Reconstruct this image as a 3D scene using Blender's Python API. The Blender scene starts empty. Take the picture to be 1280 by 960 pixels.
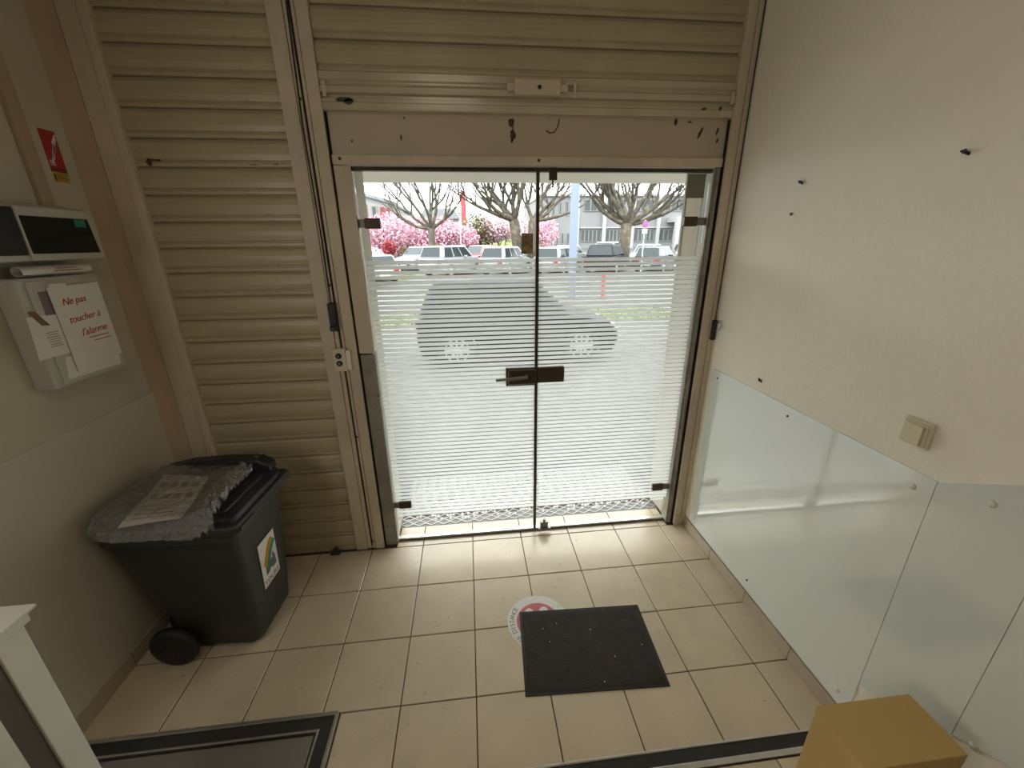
import bpy, math, random
from mathutils import Matrix, Vector

sc = bpy.context.scene
COL = sc.collection

# ------------------------------------------------------------------ camera
cam_data = bpy.data.cameras.new('camera')
cam_data.sensor_width = 36.0
cam_data.lens = 503.99 * 36.0 / 1280.0
cam_data.clip_start = 0.01
cam_data.clip_end = 400
cam = bpy.data.objects.new('camera', cam_data)
COL.objects.link(cam)
_rx = Vector((0.99420426, -0.10697007, -0.01073745)).normalized()
_fw = Vector((0.09744075, 0.9388007, -0.33039149)).normalized()
_rx = (_rx - _fw * _rx.dot(_fw)).normalized()
_up = _rx.cross(_fw)
_m = Matrix((( _rx.x, _up.x, -_fw.x, 0.0418), (_rx.y, _up.y, -_fw.y, -1.7322),
             (_rx.z, _up.z, -_fw.z, 1.7299), (0, 0, 0, 1)))
cam.matrix_world = _m
sc.camera = cam

# ------------------------------------------------------------------ sky
world = bpy.data.worlds.new('overcast_sky')
sc.world = world
world.use_nodes = True
nt = world.node_tree
nt.nodes.clear()
wo = nt.nodes.new('ShaderNodeOutputWorld')
bg = nt.nodes.new('ShaderNodeBackground')
tc = nt.nodes.new('ShaderNodeTexCoord')
nz = nt.nodes.new('ShaderNodeTexNoise')
nz.inputs['Scale'].default_value = 3.0
nz.inputs['Detail'].default_value = 5.0
cr = nt.nodes.new('ShaderNodeValToRGB')
cr.color_ramp.elements[0].position = 0.3
cr.color_ramp.elements[0].color = (0.80, 0.86, 0.95, 1)
cr.color_ramp.elements[1].position = 0.7
cr.color_ramp.elements[1].color = (1, 1, 1, 1)
nt.links.new(tc.outputs['Generated'], nz.inputs['Vector'])
nt.links.new(nz.outputs['Fac'], cr.inputs['Fac'])
nt.links.new(cr.outputs['Color'], bg.inputs['Color'])
# overcast sky: three times brighter overhead than at the horizon
sx = nt.nodes.new('ShaderNodeSeparateXYZ'); mr = nt.nodes.new('ShaderNodeMapRange')
mr.inputs['From Min'].default_value = 0.0; mr.inputs['From Max'].default_value = 1.0
mr.inputs['To Min'].default_value = 4.8; mr.inputs['To Max'].default_value = 14.6
nt.links.new(tc.outputs['Generated'], sx.inputs[0]); nt.links.new(sx.outputs['Z'], mr.inputs['Value'])
nt.links.new(mr.outputs['Result'], bg.inputs['Strength'])
nt.links.new(bg.outputs['Background'], wo.inputs['Surface'])

# ------------------------------------------------------------------ ceiling lamp and added fill light
def area(name, loc, to, sx, sy, power, color):
    l = bpy.data.lights.new(name, 'AREA')
    l.shape = 'RECTANGLE'; l.size = sx; l.size_y = sy; l.energy = power; l.color = color
    o = bpy.data.objects.new(name, l); COL.objects.link(o)
    o.location = loc
    o.rotation_euler = (Vector(to) - Vector(loc)).to_track_quat('-Z', 'Y').to_euler()
    return o
area('left_fill_light', (-1.46, -1.75, 1.45), (1.36, -1.35, 1.0), 1.0, 1.1, 14.5, (1.0, 0.97, 0.91))  # added fill from the left, no window stands there
area('ceiling_lamp_light', (-0.08, -1.45, 2.86), (-0.08, -1.45, 0), 0.53, 0.42, 4.0, (1.0, 0.84, 0.62))

sc.view_settings.view_transform = 'Standard'
sc.view_settings.look = 'None'
sc.view_settings.gamma = 1.0
sc.view_settings.exposure = 0.0
sc.view_settings.use_curve_mapping = False

# ------------------------------------------------------------------ materials
def pm(name, col, rough=0.6, metal=0.0, var=0.0, vscale=8.0, bump=0.0, bscale=200.0, dirt=None, dscale=3.0, dlo=0.55, dhi=0.72, coat=0.0, spec=0.5):
    m = bpy.data.materials.new(name); m.use_nodes = True
    n = m.node_tree; b = n.nodes['Principled BSDF']
    b.inputs['Base Color'].default_value = (*col, 1)
    b.inputs['Roughness'].default_value = rough
    b.inputs['Metallic'].default_value = metal
    b.inputs['Specular IOR Level'].default_value = spec
    if coat: b.inputs['Coat Weight'].default_value = coat; b.inputs['Coat Roughness'].default_value = 0.05
    t = n.nodes.new('ShaderNodeTexCoord')
    src = None
    if var > 0:
        z = n.nodes.new('ShaderNodeTexNoise'); z.inputs['Scale'].default_value = vscale; z.inputs['Detail'].default_value = 6
        n.links.new(t.outputs['Object'], z.inputs['Vector'])
        r = n.nodes.new('ShaderNodeValToRGB')
        r.color_ramp.elements[0].position = 0.3; r.color_ramp.elements[1].position = 0.7
        r.color_ramp.elements[0].color = (*[c * (1 - var) for c in col], 1)
        r.color_ramp.elements[1].color = (*[min(1, c * (1 + var * 0.6)) for c in col], 1)
        n.links.new(z.outputs['Fac'], r.inputs['Fac']); src = r.outputs['Color']
    if dirt:
        z = n.nodes.new('ShaderNodeTexNoise'); z.inputs['Scale'].default_value = dscale; z.inputs['Detail'].default_value = 9; z.inputs['Roughness'].default_value = 0.7
        n.links.new(t.outputs['Object'], z.inputs['Vector'])
        r = n.nodes.new('ShaderNodeValToRGB')
        r.color_ramp.elements[0].position = dlo; r.color_ramp.elements[1].position = dhi
        n.links.new(z.outputs['Fac'], r.inputs['Fac'])
        mx = n.nodes.new('ShaderNodeMix'); mx.data_type = 'RGBA'
        n.links.new(r.outputs['Color'], mx.inputs['Factor'])
        if src: n.links.new(src, mx.inputs['A'])
        else: mx.inputs['A'].default_value = (*col, 1)
        mx.inputs['B'].default_value = (*dirt, 1); src = mx.outputs['Result']
    if src: n.links.new(src, b.inputs['Base Color'])
    if bump > 0:
        z = n.nodes.new('ShaderNodeTexNoise'); z.inputs['Scale'].default_value = bscale; z.inputs['Detail'].default_value = 4
        n.links.new(t.outputs['Object'], z.inputs['Vector'])
        bp = n.nodes.new('ShaderNodeBump'); bp.inputs['Strength'].default_value = bump; bp.inputs['Distance'].default_value = 0.004
        n.links.new(z.outputs['Fac'], bp.inputs['Height']); n.links.new(bp.outputs['Normal'], b.inputs['Normal'])
    return m

def glass_mat(name, tint, refl=0.9, k0=0.03, k1=0.7):
    m = bpy.data.materials.new(name); m.use_nodes = True
    n = m.node_tree; n.nodes.clear()
    o = n.nodes.new('ShaderNodeOutputMaterial'); mx = n.nodes.new('ShaderNodeMixShader')
    tr = n.nodes.new('ShaderNodeBsdfTransparent'); tr.inputs['Color'].default_value = (*tint, 1)
    gl = n.nodes.new('ShaderNodeBsdfGlossy'); gl.inputs['Roughness'].default_value = 0.02
    gl.inputs['Color'].default_value = (refl, refl, refl, 1)
    fr = n.nodes.new('ShaderNodeLayerWeight'); fr.inputs['Blend'].default_value = 0.5
    pw = n.nodes.new('ShaderNodeMath'); pw.operation = 'POWER'; pw.inputs[1].default_value = 4.0
    ml = n.nodes.new('ShaderNodeMath'); ml.operation = 'MULTIPLY_ADD'; ml.inputs[1].default_value = k1; ml.inputs[2].default_value = k0
    n.links.new(fr.outputs['Facing'], pw.inputs[0]); n.links.new(pw.outputs[0], ml.inputs[0])
    n.links.new(ml.outputs[0], mx.inputs[0]); n.links.new(tr.outputs[0], mx.inputs[1]); n.links.new(gl.outputs[0], mx.inputs[2])
    n.links.new(mx.outputs[0], o.inputs['Surface'])
    return m

def film_mat(name, col, trans, clear):
    m = bpy.data.materials.new(name); m.use_nodes = True
    n = m.node_tree; n.nodes.clear()
    o = n.nodes.new('ShaderNodeOutputMaterial')
    m1 = n.nodes.new('ShaderNodeMixShader'); m2 = n.nodes.new('ShaderNodeMixShader')
    d = n.nodes.new('ShaderNodeBsdfDiffuse'); d.inputs['Color'].default_value = (*col, 1)
    t = n.nodes.new('ShaderNodeBsdfTranslucent'); t.inputs['Color'].default_value = (*col, 1)
    tr = n.nodes.new('ShaderNodeBsdfTransparent')
    m1.inputs[0].default_value = trans; m2.inputs[0].default_value = clear
    n.links.new(d.outputs[0], m1.inputs[1]); n.links.new(t.outputs[0], m1.inputs[2])
    n.links.new(m1.outputs[0], m2.inputs[1]); n.links.new(tr.outputs[0], m2.inputs[2])
    n.links.new(m2.outputs[0], o.inputs['Surface'])
    return m

M = {}
M['tile'] = pm('beige_floor_tile', (0.61, 0.505, 0.36), 0.27, var=0.09, vscale=5, dirt=(0.26, 0.21, 0.15), dscale=26, dlo=0.60, dhi=0.78, bump=0.05, bscale=60)
M['grout'] = pm('dark_grout', (0.075, 0.045, 0.035), 0.9)
M['plinth'] = pm('beige_plinth_tile', (0.42, 0.34, 0.25), 0.45, var=0.08, vscale=9)
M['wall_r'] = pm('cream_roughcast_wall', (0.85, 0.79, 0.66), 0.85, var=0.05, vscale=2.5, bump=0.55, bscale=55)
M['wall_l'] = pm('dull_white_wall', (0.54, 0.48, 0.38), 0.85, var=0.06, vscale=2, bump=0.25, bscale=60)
M['ceil'] = pm('ceiling_white', (0.6, 0.57, 0.5), 0.9)
M['panel'] = pm('glossy_white_panel', (0.74, 0.77, 0.71), 0.07, var=0.02, vscale=2, spec=0.8, coat=1.0)
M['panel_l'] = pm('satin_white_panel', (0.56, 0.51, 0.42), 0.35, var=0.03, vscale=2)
M['shutter'] = pm('cream_shutter_paint', (0.47, 0.395, 0.26), 0.35, var=0.10, vscale=6, dirt=(0.20, 0.155, 0.10), dscale=9, dlo=0.66, dhi=0.80, bump=0.05, bscale=90)
M['barpaint'] = pm('glossy_bar_paint', (0.52, 0.45, 0.32), 0.2, var=0.08, vscale=6, spec=0.7)
M['frame'] = pm('cream_frame_paint', (0.60, 0.51, 0.38), 0.5, var=0.12, vscale=5, dirt=(0.16, 0.11, 0.07), dscale=14, dlo=0.66, dhi=0.80)
M['header'] = pm('cream_header_paint', (0.50, 0.42, 0.315), 0.55, var=0.08, vscale=3, dirt=(0.2, 0.15, 0.1), dscale=12, dlo=0.68, dhi=0.8)
M['pillar'] = pm('brown_pillar_paint', (0.46, 0.33, 0.23), 0.8, var=0.12, vscale=3)  # pinkish brown with a mottled tone
M['jamb'] = pm('weathered_aluminium', (0.30, 0.275, 0.22), 0.5, 0.2, var=0.2, vscale=10, dirt=(0.1, 0.08, 0.06), dscale=12)
M['alu'] = pm('brushed_aluminium', (0.62, 0.60, 0.56), 0.32, 0.85, var=0.1, vscale=20)
M['steel_dark'] = pm('aged_steel_fitting', (0.22, 0.20, 0.17), 0.35, 0.7, var=0.15, vscale=30)
M['bronze'] = pm('dark_bronze_fitting', (0.085, 0.065, 0.045), 0.35, 0.6, var=0.15, vscale=20)
M['black'] = pm('black_rubber', (0.012, 0.012, 0.012), 0.6)
M['blackp'] = pm('black_plastic', (0.012, 0.012, 0.012), 0.5)
M['lid'] = pm('navy_black_lid_plastic', (0.012, 0.014, 0.020), 0.42, bump=0.1, bscale=200)
M['bin'] = pm('dark_grey_bin_plastic', (0.036, 0.036, 0.029), 0.55, var=0.06, vscale=6, bump=0.1, bscale=250)
M['mat'] = pm('charcoal_mat', (0.036, 0.027, 0.021), 0.95, var=0.3, vscale=30, bump=0.8, bscale=160)
M['rubber'] = pm('mat_edge_rubber', (0.022, 0.018, 0.016), 0.7)
M['card'] = pm('brown_cardboard', (0.56, 0.38, 0.14), 0.85, var=0.05, vscale=10)
M['paper'] = pm('white_paper', (0.74, 0.71, 0.66), 0.8)
M['flyer'] = pm('printed_flyer_paper', (0.58, 0.52, 0.46), 0.7)
M['ink'] = pm('grey_print', (0.16, 0.13, 0.12), 0.8)
M['inkp'] = pm('purple_grey_print', (0.22, 0.16, 0.17), 0.8)
M['redink'] = pm('red_marker', (0.45, 0.02, 0.03), 0.7)
M['brown_tape'] = pm('brown_tape', (0.22, 0.12, 0.06), 0.4)
M['box_beige'] = pm('beige_plastic_case', (0.50, 0.48, 0.42), 0.5, var=0.03, vscale=5)
M['window_dark'] = pm('smoked_window', (0.006, 0.009, 0.009), 0.12)
M['green'] = pm('green_lcd', (0.03, 0.22, 0.15), 0.4)
M['cream'] = pm('cream_switch_plastic', (0.66, 0.60, 0.44), 0.35)
M['cream2'] = pm('yellowed_switch_rocker', (0.60, 0.53, 0.33), 0.3)
M['white'] = pm('white_paint', (0.74, 0.72, 0.63), 0.45, var=0.05, vscale=8)
M['darkgap'] = pm('dark_gap_and_joint', (0.10, 0.085, 0.065), 0.6)  # stands in for shade between the rail posts; also the cap joint
M['hatch'] = pm('grey_hatch_plate', (0.21, 0.20, 0.165), 0.5, var=0.08, vscale=5)
M['blackstrip'] = pm('black_carpet_strip', (0.035, 0.032, 0.027), 0.9, bump=0.5, bscale=200)
M['red'] = pm('red_print', (0.40, 0.03, 0.03), 0.5)
M['yellow'] = pm('yellow_print', (0.50, 0.38, 0.06), 0.5)
M['darkred'] = pm('dark_red_print', (0.16, 0.02, 0.02), 0.5)
M['sticker'] = pm('floor_sticker_white', (0.66, 0.63, 0.57), 0.45, dirt=(0.4, 0.36, 0.3), dscale=10, var=0.05)
M['stickred'] = pm('floor_sticker_red', (0.50, 0.10, 0.10), 0.45)
M['goldlabel'] = pm('brown_gold_label', (0.17, 0.12, 0.05), 0.4, dirt=(0.36, 0.26, 0.12), dscale=50, dlo=0.45, dhi=0.6)
M['olivelabel'] = pm('olive_label', (0.20, 0.205, 0.15), 0.6)
M['rust'] = pm('rust_stain', (0.10, 0.055, 0.03), 0.9, var=0.4, vscale=60)
M['grime'] = pm('dark_grime', (0.08, 0.085, 0.06), 0.9, var=0.4, vscale=60)
M['nail'] = pm('dark_nail', (0.02, 0.018, 0.03), 0.5, 0.5)
M['o1'] = pm('orange_print', (0.75, 0.28, 0.03), 0.5)
M['g1'] = pm('green_print', (0.08, 0.42, 0.12), 0.5)
M['b1'] = pm('blue_print', (0.03, 0.25, 0.55), 0.5)
M['lblwhite'] = pm('label_white', (0.72, 0.70, 0.66), 0.5)
M['glass'] = glass_mat('door_glass', (0.95, 0.97, 0.95))
M['plastic'] = glass_mat('clear_film_wrap', (0.80, 0.80, 0.78), 0.95, 0.20, 1.0)
_n = M['plastic'].node_tree
_o = [q for q in _n.nodes if q.type == 'OUTPUT_MATERIAL'][0]; _mx = [q for q in _n.nodes if q.type == 'MIX_SHADER'][0]
_d = _n.nodes.new('ShaderNodeBsdfDiffuse'); _d.inputs['Color'].default_value = (0.8, 0.78, 0.74, 1)
_m2 = _n.nodes.new('ShaderNodeMixShader'); _m2.inputs[0].default_value = 0.06
_n.links.new(_mx.outputs[0], _m2.inputs[1]); _n.links.new(_d.outputs[0], _m2.inputs[2]); _n.links.new(_m2.outputs[0], _o.inputs['Surface'])
_z = _n.nodes.new('ShaderNodeTexNoise'); _z.inputs['Scale'].default_value = 34; _z.inputs['Detail'].default_value = 5
_tc = _n.nodes.new('ShaderNodeTexCoord'); _n.links.new(_tc.outputs['Object'], _z.inputs['Vector'])
_b = _n.nodes.new('ShaderNodeBump'); _b.inputs['Strength'].default_value = 1.0; _b.inputs['Distance'].default_value = 0.03
_n.links.new(_z.outputs['Fac'], _b.inputs['Height'])
for _q in _n.nodes:
    if _q.type in ('BSDF_GLOSSY', 'LAYER_WEIGHT'): _n.links.new(_b.outputs['Normal'], _q.inputs['Normal'])
    if _q.type == 'BSDF_GLOSSY': _q.inputs['Roughness'].default_value = 0.14
M['filmstrip'] = film_mat('frosted_film', (0.84, 0.84, 0.81), 0.80, 0.15)
# outdoors
M['asphalt'] = pm('pale_pavement', (0.056, 0.054, 0.050), 0.85, var=0.15, vscale=0.6, bump=0.2, bscale=30)
M['plate'] = pm('chequer_plate', (0.14, 0.13, 0.115), 0.5, 0.1, var=0.12, vscale=9)
M['grass'] = pm('mown_grass', (0.06, 0.08, 0.022), 0.95, var=0.35, vscale=3)
M['lawn'] = pm('bright_lawn', (0.10, 0.13, 0.03), 0.95, var=0.3, vscale=1)
M['render'] = pm('beige_outer_render', (0.52, 0.46, 0.36), 0.85, var=0.05, vscale=4)
M['soffit'] = pm('beige_soffit_render', (0.93, 0.86, 0.72), 0.9, var=0.04, vscale=4)
M['concrete'] = pm('grey_concrete_wall', (0.16, 0.157, 0.16), 0.85, var=0.08, vscale=0.6)
M['concrete2'] = pm('white_concrete', (0.26, 0.255, 0.25), 0.85)
M['winglass'] = pm('dim_window_glass', (0.05, 0.058, 0.058), 0.3, spec=0.2)
M['winframe'] = pm('pale_window_frame', (0.17, 0.17, 0.16), 0.5)
M['bark'] = pm('mottled_plane_bark', (0.05, 0.038, 0.027), 0.9, var=0.35, vscale=5, dirt=(0.13, 0.115, 0.06), dscale=4, dlo=0.5, dhi=0.65)
M['bark2'] = pm('dark_bark', (0.09, 0.065, 0.05), 0.9)
M['blossom'] = pm('pink_blossom', (0.62, 0.36, 0.43), 0.9, var=0.25, vscale=1.2)
M['blossom2'] = pm('pale_blossom', (0.66, 0.47, 0.50), 0.9, var=0.3, vscale=1.2)
M['leaf'] = pm('shrub_leaf', (0.20, 0.22, 0.07), 0.9, var=0.4, vscale=2)
M['leaf2'] = pm('brown_hedge_leaf', (0.20, 0.12, 0.08), 0.9, var=0.4, vscale=2)
M['leaf3'] = pm('dark_green_leaf', (0.07, 0.10, 0.05), 0.9, var=0.4, vscale=2)
M['reed'] = pm('olive_twig', (0.18, 0.155, 0.08), 0.9, var=0.3, vscale=2)
M['polewhite'] = pm('pale_blue_post_paint', (0.13, 0.16, 0.21), 0.5)
M['polegrey'] = pm('grey_post', (0.35, 0.35, 0.35), 0.6)
M['redwall'] = pm('coral_red_cladding', (0.28, 0.035, 0.04), 0.7)
M['whitewall'] = pm('white_facade', (0.24, 0.235, 0.235), 0.8)
M['roofgrey'] = pm('grey_roof', (0.16, 0.17, 0.18), 0.8)
M['tyre'] = pm('tyre', (0.02, 0.02, 0.02), 0.8)
M['hub'] = pm('silver_wheel', (0.62, 0.62, 0.62), 0.35, 0.4)
M['carglass'] = pm('car_glass', (0.015, 0.02, 0.022), 0.12, spec=0.25)
M['carwhite'] = pm('car_white', (0.22, 0.22, 0.22), 0.25, coat=0.5)
M['carsilver'] = pm('car_silver', (0.12, 0.123, 0.13), 0.3, 0.3, coat=0.5)
M['cardark'] = pm('car_dark', (0.010, 0.012, 0.018), 0.4, spec=0.12)
M['carblue'] = pm('car_slate_blue', (0.022, 0.034, 0.048), 0.25, coat=0.6)
M['carred'] = pm('car_red', (0.24, 0.012, 0.012), 0.25, coat=0.6)
M['lamp_red'] = pm('tail_lamp', (0.2, 0.01, 0.012), 0.2)
M['lamp_clear'] = pm('head_lamp', (0.6, 0.62, 0.65), 0.15)
M['plate_w'] = pm('number_plate', (0.4, 0.4, 0.37), 0.4)
M['signblue'] = pm('sign_blue', (0.05, 0.08, 0.45), 0.5)

# ------------------------------------------------------------------ mesh helpers
class MB:
    def __init__(s): s.v = []; s.f = []
    def add(s, vs, fs):
        k = len(s.v); s.v += [tuple(v) for v in vs]; s.f += [tuple(i + k for i in f) for f in fs]; return s
    def box(s, x0, x1, y0, y1, z0, z1, m=None):
        vs = [(x0,y0,z0),(x1,y0,z0),(x1,y1,z0),(x0,y1,z0),(x0,y0,z1),(x1,y0,z1),(x1,y1,z1),(x0,y1,z1)]
        if m is not None: vs = [m @ Vector(v) for v in vs]
        return s.add(vs, [(0,3,2,1),(4,5,6,7),(0,1,5,4),(1,2,6,5),(2,3,7,6),(3,0,4,7)])
    def hexa(s, bot, top):
        return s.add(list(bot) + list(top), [(0,3,2,1),(4,5,6,7),(0,1,5,4),(1,2,6,5),(2,3,7,6),(3,0,4,7)])
    def tube(s, pts, rad, n=8, cap=True):
        pts = [Vector(p) for p in pts]
        if not isinstance(rad, (list, tuple)): rad = [rad] * len(pts)
        k = len(s.v); u = None
        for i, p in enumerate(pts):
            t = (pts[min(i+1, len(pts)-1)] - pts[max(i-1, 0)]).normalized()
            if u is None:
                u = t.cross(Vector((0, 0, 1)))
                if u.length < 0.1: u = t.cross(Vector((1, 0, 0)))
            u = (u - t * u.dot(t)).normalized(); w = t.cross(u)
            for j in range(n):
                a = 2 * math.pi * j / n
                s.v.append(tuple(p + (u * math.cos(a) + w * math.sin(a)) * rad[i]))
        for i in range(len(pts) - 1):
            for j in range(n):
                a = k + i*n + j; b = k + i*n + (j+1) % n
                s.f.append((a, b, b + n, a + n))
        if cap:
            s.f.append(tuple(k + j for j in range(n))[::-1]); s.f.append(tuple(k + (len(pts)-1)*n + j for j in range(n)))
        return s
    def prism(s, poly, a0, a1, axis='x', top=None):
        # poly: list of 2D points; axis is the extrusion axis
        def mk(p, a):
            if axis == 'x': return (a, p[0], p[1])
            if axis == 'y': return (p[0], a, p[1])
            return (p[0], p[1], a)
        n = len(poly); q = top or poly
        vs = [mk(p, a0) for p in poly] + [mk(p, a1) for p in q]
        fs = [tuple(range(n))[::-1], tuple(range(n, 2*n))] + [(i, (i+1) % n, n + (i+1) % n, n + i) for i in range(n)]
        return s.add(vs, fs)
    def lathe(s, prof, c, axis='z', n=24):
        k = len(s.v); m = len(prof)
        for (r, h) in prof:
            for j in range(n):
                a = 2*math.pi*j/n; x, y = r*math.cos(a), r*math.sin(a)
                if axis == 'z': s.v.append((c[0]+x, c[1]+y, c[2]+h))
                elif axis == 'y': s.v.append((c[0]+x, c[1]+h, c[2]+y))
                else: s.v.append((c[0]+h, c[1]+x, c[2]+y))
        for i in range(m-1):
            for j in range(n):
                a = k+i*n+j; b = k+i*n+(j+1) % n
                s.f.append((a, b, b+n, a+n))
        s.f.append(tuple(k+j for j in range(n))[::-1]); s.f.append(tuple(k+(m-1)*n+j for j in range(n)))
        return s
    def mesh(s, name, mat, smooth=False, fixn=True):
        me = bpy.data.meshes.new(name); me.from_pydata(s.v, [], s.f)
        if fixn:
            import bmesh
            b = bmesh.new(); b.from_mesh(me); bmesh.ops.recalc_face_normals(b, faces=b.faces); b.to_mesh(me); b.free()
        if smooth:
            me.polygons.foreach_set('use_smooth', [True]*len(me.polygons))
        me.materials.append(mat); me.update()
        return me
    def build(s, name, mat, parent=None, smooth=False, bevel=0, fixn=True, seg=2, auto=False):
        o = bpy.data.objects.new(name, s.mesh(name, mat, smooth, fixn)); COL.objects.link(o)
        if parent: o.parent = parent
        if bevel:
            b = o.modifiers.new('bevel', 'BEVEL'); b.width = bevel; b.segments = seg; b.limit_method = 'ANGLE'; b.angle_limit = 0.6
        return o

def tag(o, label=None, cat=None, group=None, kind=None):
    if label: o['label'] = label
    if cat: o['category'] = cat
    if group: o['group'] = group
    if kind: o['kind'] = kind
    return o
def thing(name, label, cat, loc=(0, 0, 0), rz=0.0, group=None):
    o = bpy.data.objects.new(name, None); o.empty_display_size = 0.05; COL.objects.link(o)
    o.location = loc; o.rotation_euler = (0, 0, rz)
    return tag(o, label, cat, group)
def struct(o): o['kind'] = 'structure'; return o
def inst(name, me, parent, loc=(0, 0, 0), rot=(0, 0, 0), scale=(1, 1, 1)):
    o = bpy.data.objects.new(name, me); COL.objects.link(o); o.parent = parent
    o.location = loc; o.rotation_euler = rot; o.scale = scale; return o
def text_obj(name, body, size, mat, parent, mtx, thick=0.0004, shear=0.0, align='CENTER', spacing=1.0):
    cu = bpy.data.curves.new(name, 'FONT'); cu.body = body; cu.size = size; cu.extrude = thick; cu.shear = shear
    cu.align_x = align; cu.align_y = 'CENTER'; cu.space_character = spacing
    t = bpy.data.objects.new(name + '_tmp', cu); COL.objects.link(t)
    dg = bpy.context.evaluated_depsgraph_get(); dg.update()
    me = bpy.data.meshes.new_from_object(t.evaluated_get(dg))
    COL.objects.unlink(t); bpy.data.objects.remove(t)
    me.materials.clear(); me.materials.append(mat); me.name = name
    o = bpy.data.objects.new(name, me); COL.objects.link(o); o.parent = parent; o.matrix_local = mtx
    return o
def frame_mtx(origin, xd, yd):
    x = Vector(xd).normalized(); y = Vector(yd); y = (y - x*y.dot(x)).normalized(); z = x.cross(y)
    return Matrix(((x.x, y.x, z.x, origin[0]), (x.y, y.y, z.y, origin[1]), (x.z, y.z, z.z, origin[2]), (0, 0, 0, 1)))
def plate(mb, corners, t):
    # a thin slab on four coplanar-ish corners, thickness t along the normal
    c = [Vector(p) for p in corners]
    n = (c[1]-c[0]).cross(c[3]-c[0]).normalized() * t
    return mb.hexa(c, [p + n for p in c])
def blob(mb, cx, cz, w, h, y, seed, n=14, t=0.0015, ang=0.0):
    # ragged flat stain on a wall facing -y
    r = random.Random(seed); pts = []
    for i in range(n):
        a = 2*math.pi*i/n; k = 0.55 + 0.45*r.random()
        px, pz = math.cos(a)*w/2*k, math.sin(a)*h/2*k
        pts.append((cx + px*math.cos(ang) - pz*math.sin(ang), cz + px*math.sin(ang) + pz*math.cos(ang)))
    return mb.prism(pts, y - t, y, 'y')
R = random.Random(7)
XL, XR = -1.489, 1.362

# ================================================================== ROOM SHELL
fl = struct(MB().box(XL-0.1, XR+0.1, -5.1, 0.62, -0.12, -0.004).build('floor', M['grout']))
def tile_at(x0, x1, y0, y1, dz=0.0):
    g = 0.0022
    b = MB(); x0 += g; x1 -= g; y0 += g; y1 -= g; e = 0.0018; z = dz
    b.add([(x0,y0,-.004),(x1,y0,-.004),(x1,y1,-.004),(x0,y1,-.004),
           (x0,y0,z-e),(x1,y0,z-e),(x1,y1,z-e),(x0,y1,z-e),
           (x0+e,y0+e,z),(x1-e,y0+e,z),(x1-e,y1-e,z),(x0+e,y1-e,z)],
          [(0,1,5,4),(1,2,6,5),(2,3,7,6),(3,0,4,7),(4,5,9,8),(5,6,10,9),(6,7,11,10),(7,4,8,11),(8,9,10,11)])
    return b.build('tile', M['tile'], fl, fixn=False)
xs = [XL] + [i*0.3 for i in range(-4, 5)] + [XR]
rows = [(0.307, 0.362), (0.0, 0.307), (-0.3, 0.0), (-0.6, -0.3)]
for k, (y0, y1) in enumerate(rows):
    for a, b in zip(xs[:-1], xs[1:]):
        if k == 0 and (b < -0.4 or a > 1.24): continue
        tile_at(max(a, -0.46) if k == 0 else a, min(b, 1.25) if k == 0 else b, y0, y1, R.uniform(-.0006, .0006))
for a, b in zip(xs[:-1], xs[1:]):
    if b > -0.53: tile_at(max(a, -0.531), b, -0.895, -0.6, R.uniform(-.0006, .0006))
# sill tiles behind the glass
for a, b in [(-0.45, -0.3), (-0.3, 0), (0, .3), (.3, .6), (.6, .9), (.9, 1.2), (1.2, 1.25)]:
    tile_at(a, b, 0.392, 0.468, 0.012)
# steps up toward the room behind, each with a nosing strip
def step(label, y1, y0, z0, z1, x0, name='stair_step'):
    t = thing(name, label, 'step', (0.5, (y0+y1)/2, z0)); cy = (y0+y1)/2; h = z1-z0
    MB().box(x0-0.5, XR-0.504, y0-cy, y1-cy-0.008, 0.001, h-0.010).build('riser_block', M['grout'], t)
    x = x0; k = 0
    while x < XR-0.01:
        w = min((0.33, 0.33, 0.30, 0.11, 0.33, 0.33)[k % 6], XR-0.004-x)
        MB().box(x-0.5+0.002, x-0.5+w-0.002, y1-cy-0.008, y1-cy-0.001, 0.003, h-0.012).build('riser_tile', M['tile'], t)
        MB().box(x-0.5+0.002, x-0.5+w-0.002, y0-cy+0.003, y1-cy-0.066, h-0.010, h-0.001).build('tread_tile', M['tile'], t, bevel=0.001)
        x += w; k += 1
    a, b = x0-0.5, XR-0.506
    MB().box(a, b, y1-cy-0.007, y1-cy, h-0.016, h+0.002).build('front_edge', M['alu'], t, bevel=0.001)
    MB().box(a, b, y1-cy-0.044, y1-cy-0.007, h-0.010, h).build('rubber_insert', M['blackstrip'], t)
    MB().box(a, b, y1-cy-0.061, y1-cy-0.044, h-0.010, h+0.002).build('rear_edge', M['alu'], t, bevel=0.001)
    return t
step('lowest tiled step with black and aluminium nosing strip, under the cardboard box', -0.942, -1.225, 0.0, 0.17, -0.45)
step('second tiled step just below the picture, behind the cardboard box', -1.227, -1.505, 0.0, 0.34, -0.45)
ld_ = struct(MB().box(XL+0.002, XR-0.002, -5.09, -1.51, 0.0, 0.51).build('floor_landing', M['tile']))

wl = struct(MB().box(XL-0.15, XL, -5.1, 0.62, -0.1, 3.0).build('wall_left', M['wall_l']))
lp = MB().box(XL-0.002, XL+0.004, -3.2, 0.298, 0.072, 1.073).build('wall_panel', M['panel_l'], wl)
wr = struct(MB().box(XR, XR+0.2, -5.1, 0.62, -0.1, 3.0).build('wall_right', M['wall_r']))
struct(MB().box(XL-0.1, XR+0.2, -5.25, -5.1, -0.1, 3.0).build('wall_back', M['wall_l']))
struct(MB().box(XL-0.15, XR+0.2, -5.25, 0.62, 2.9, 3.05).build('ceiling', M['ceil']))
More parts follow.
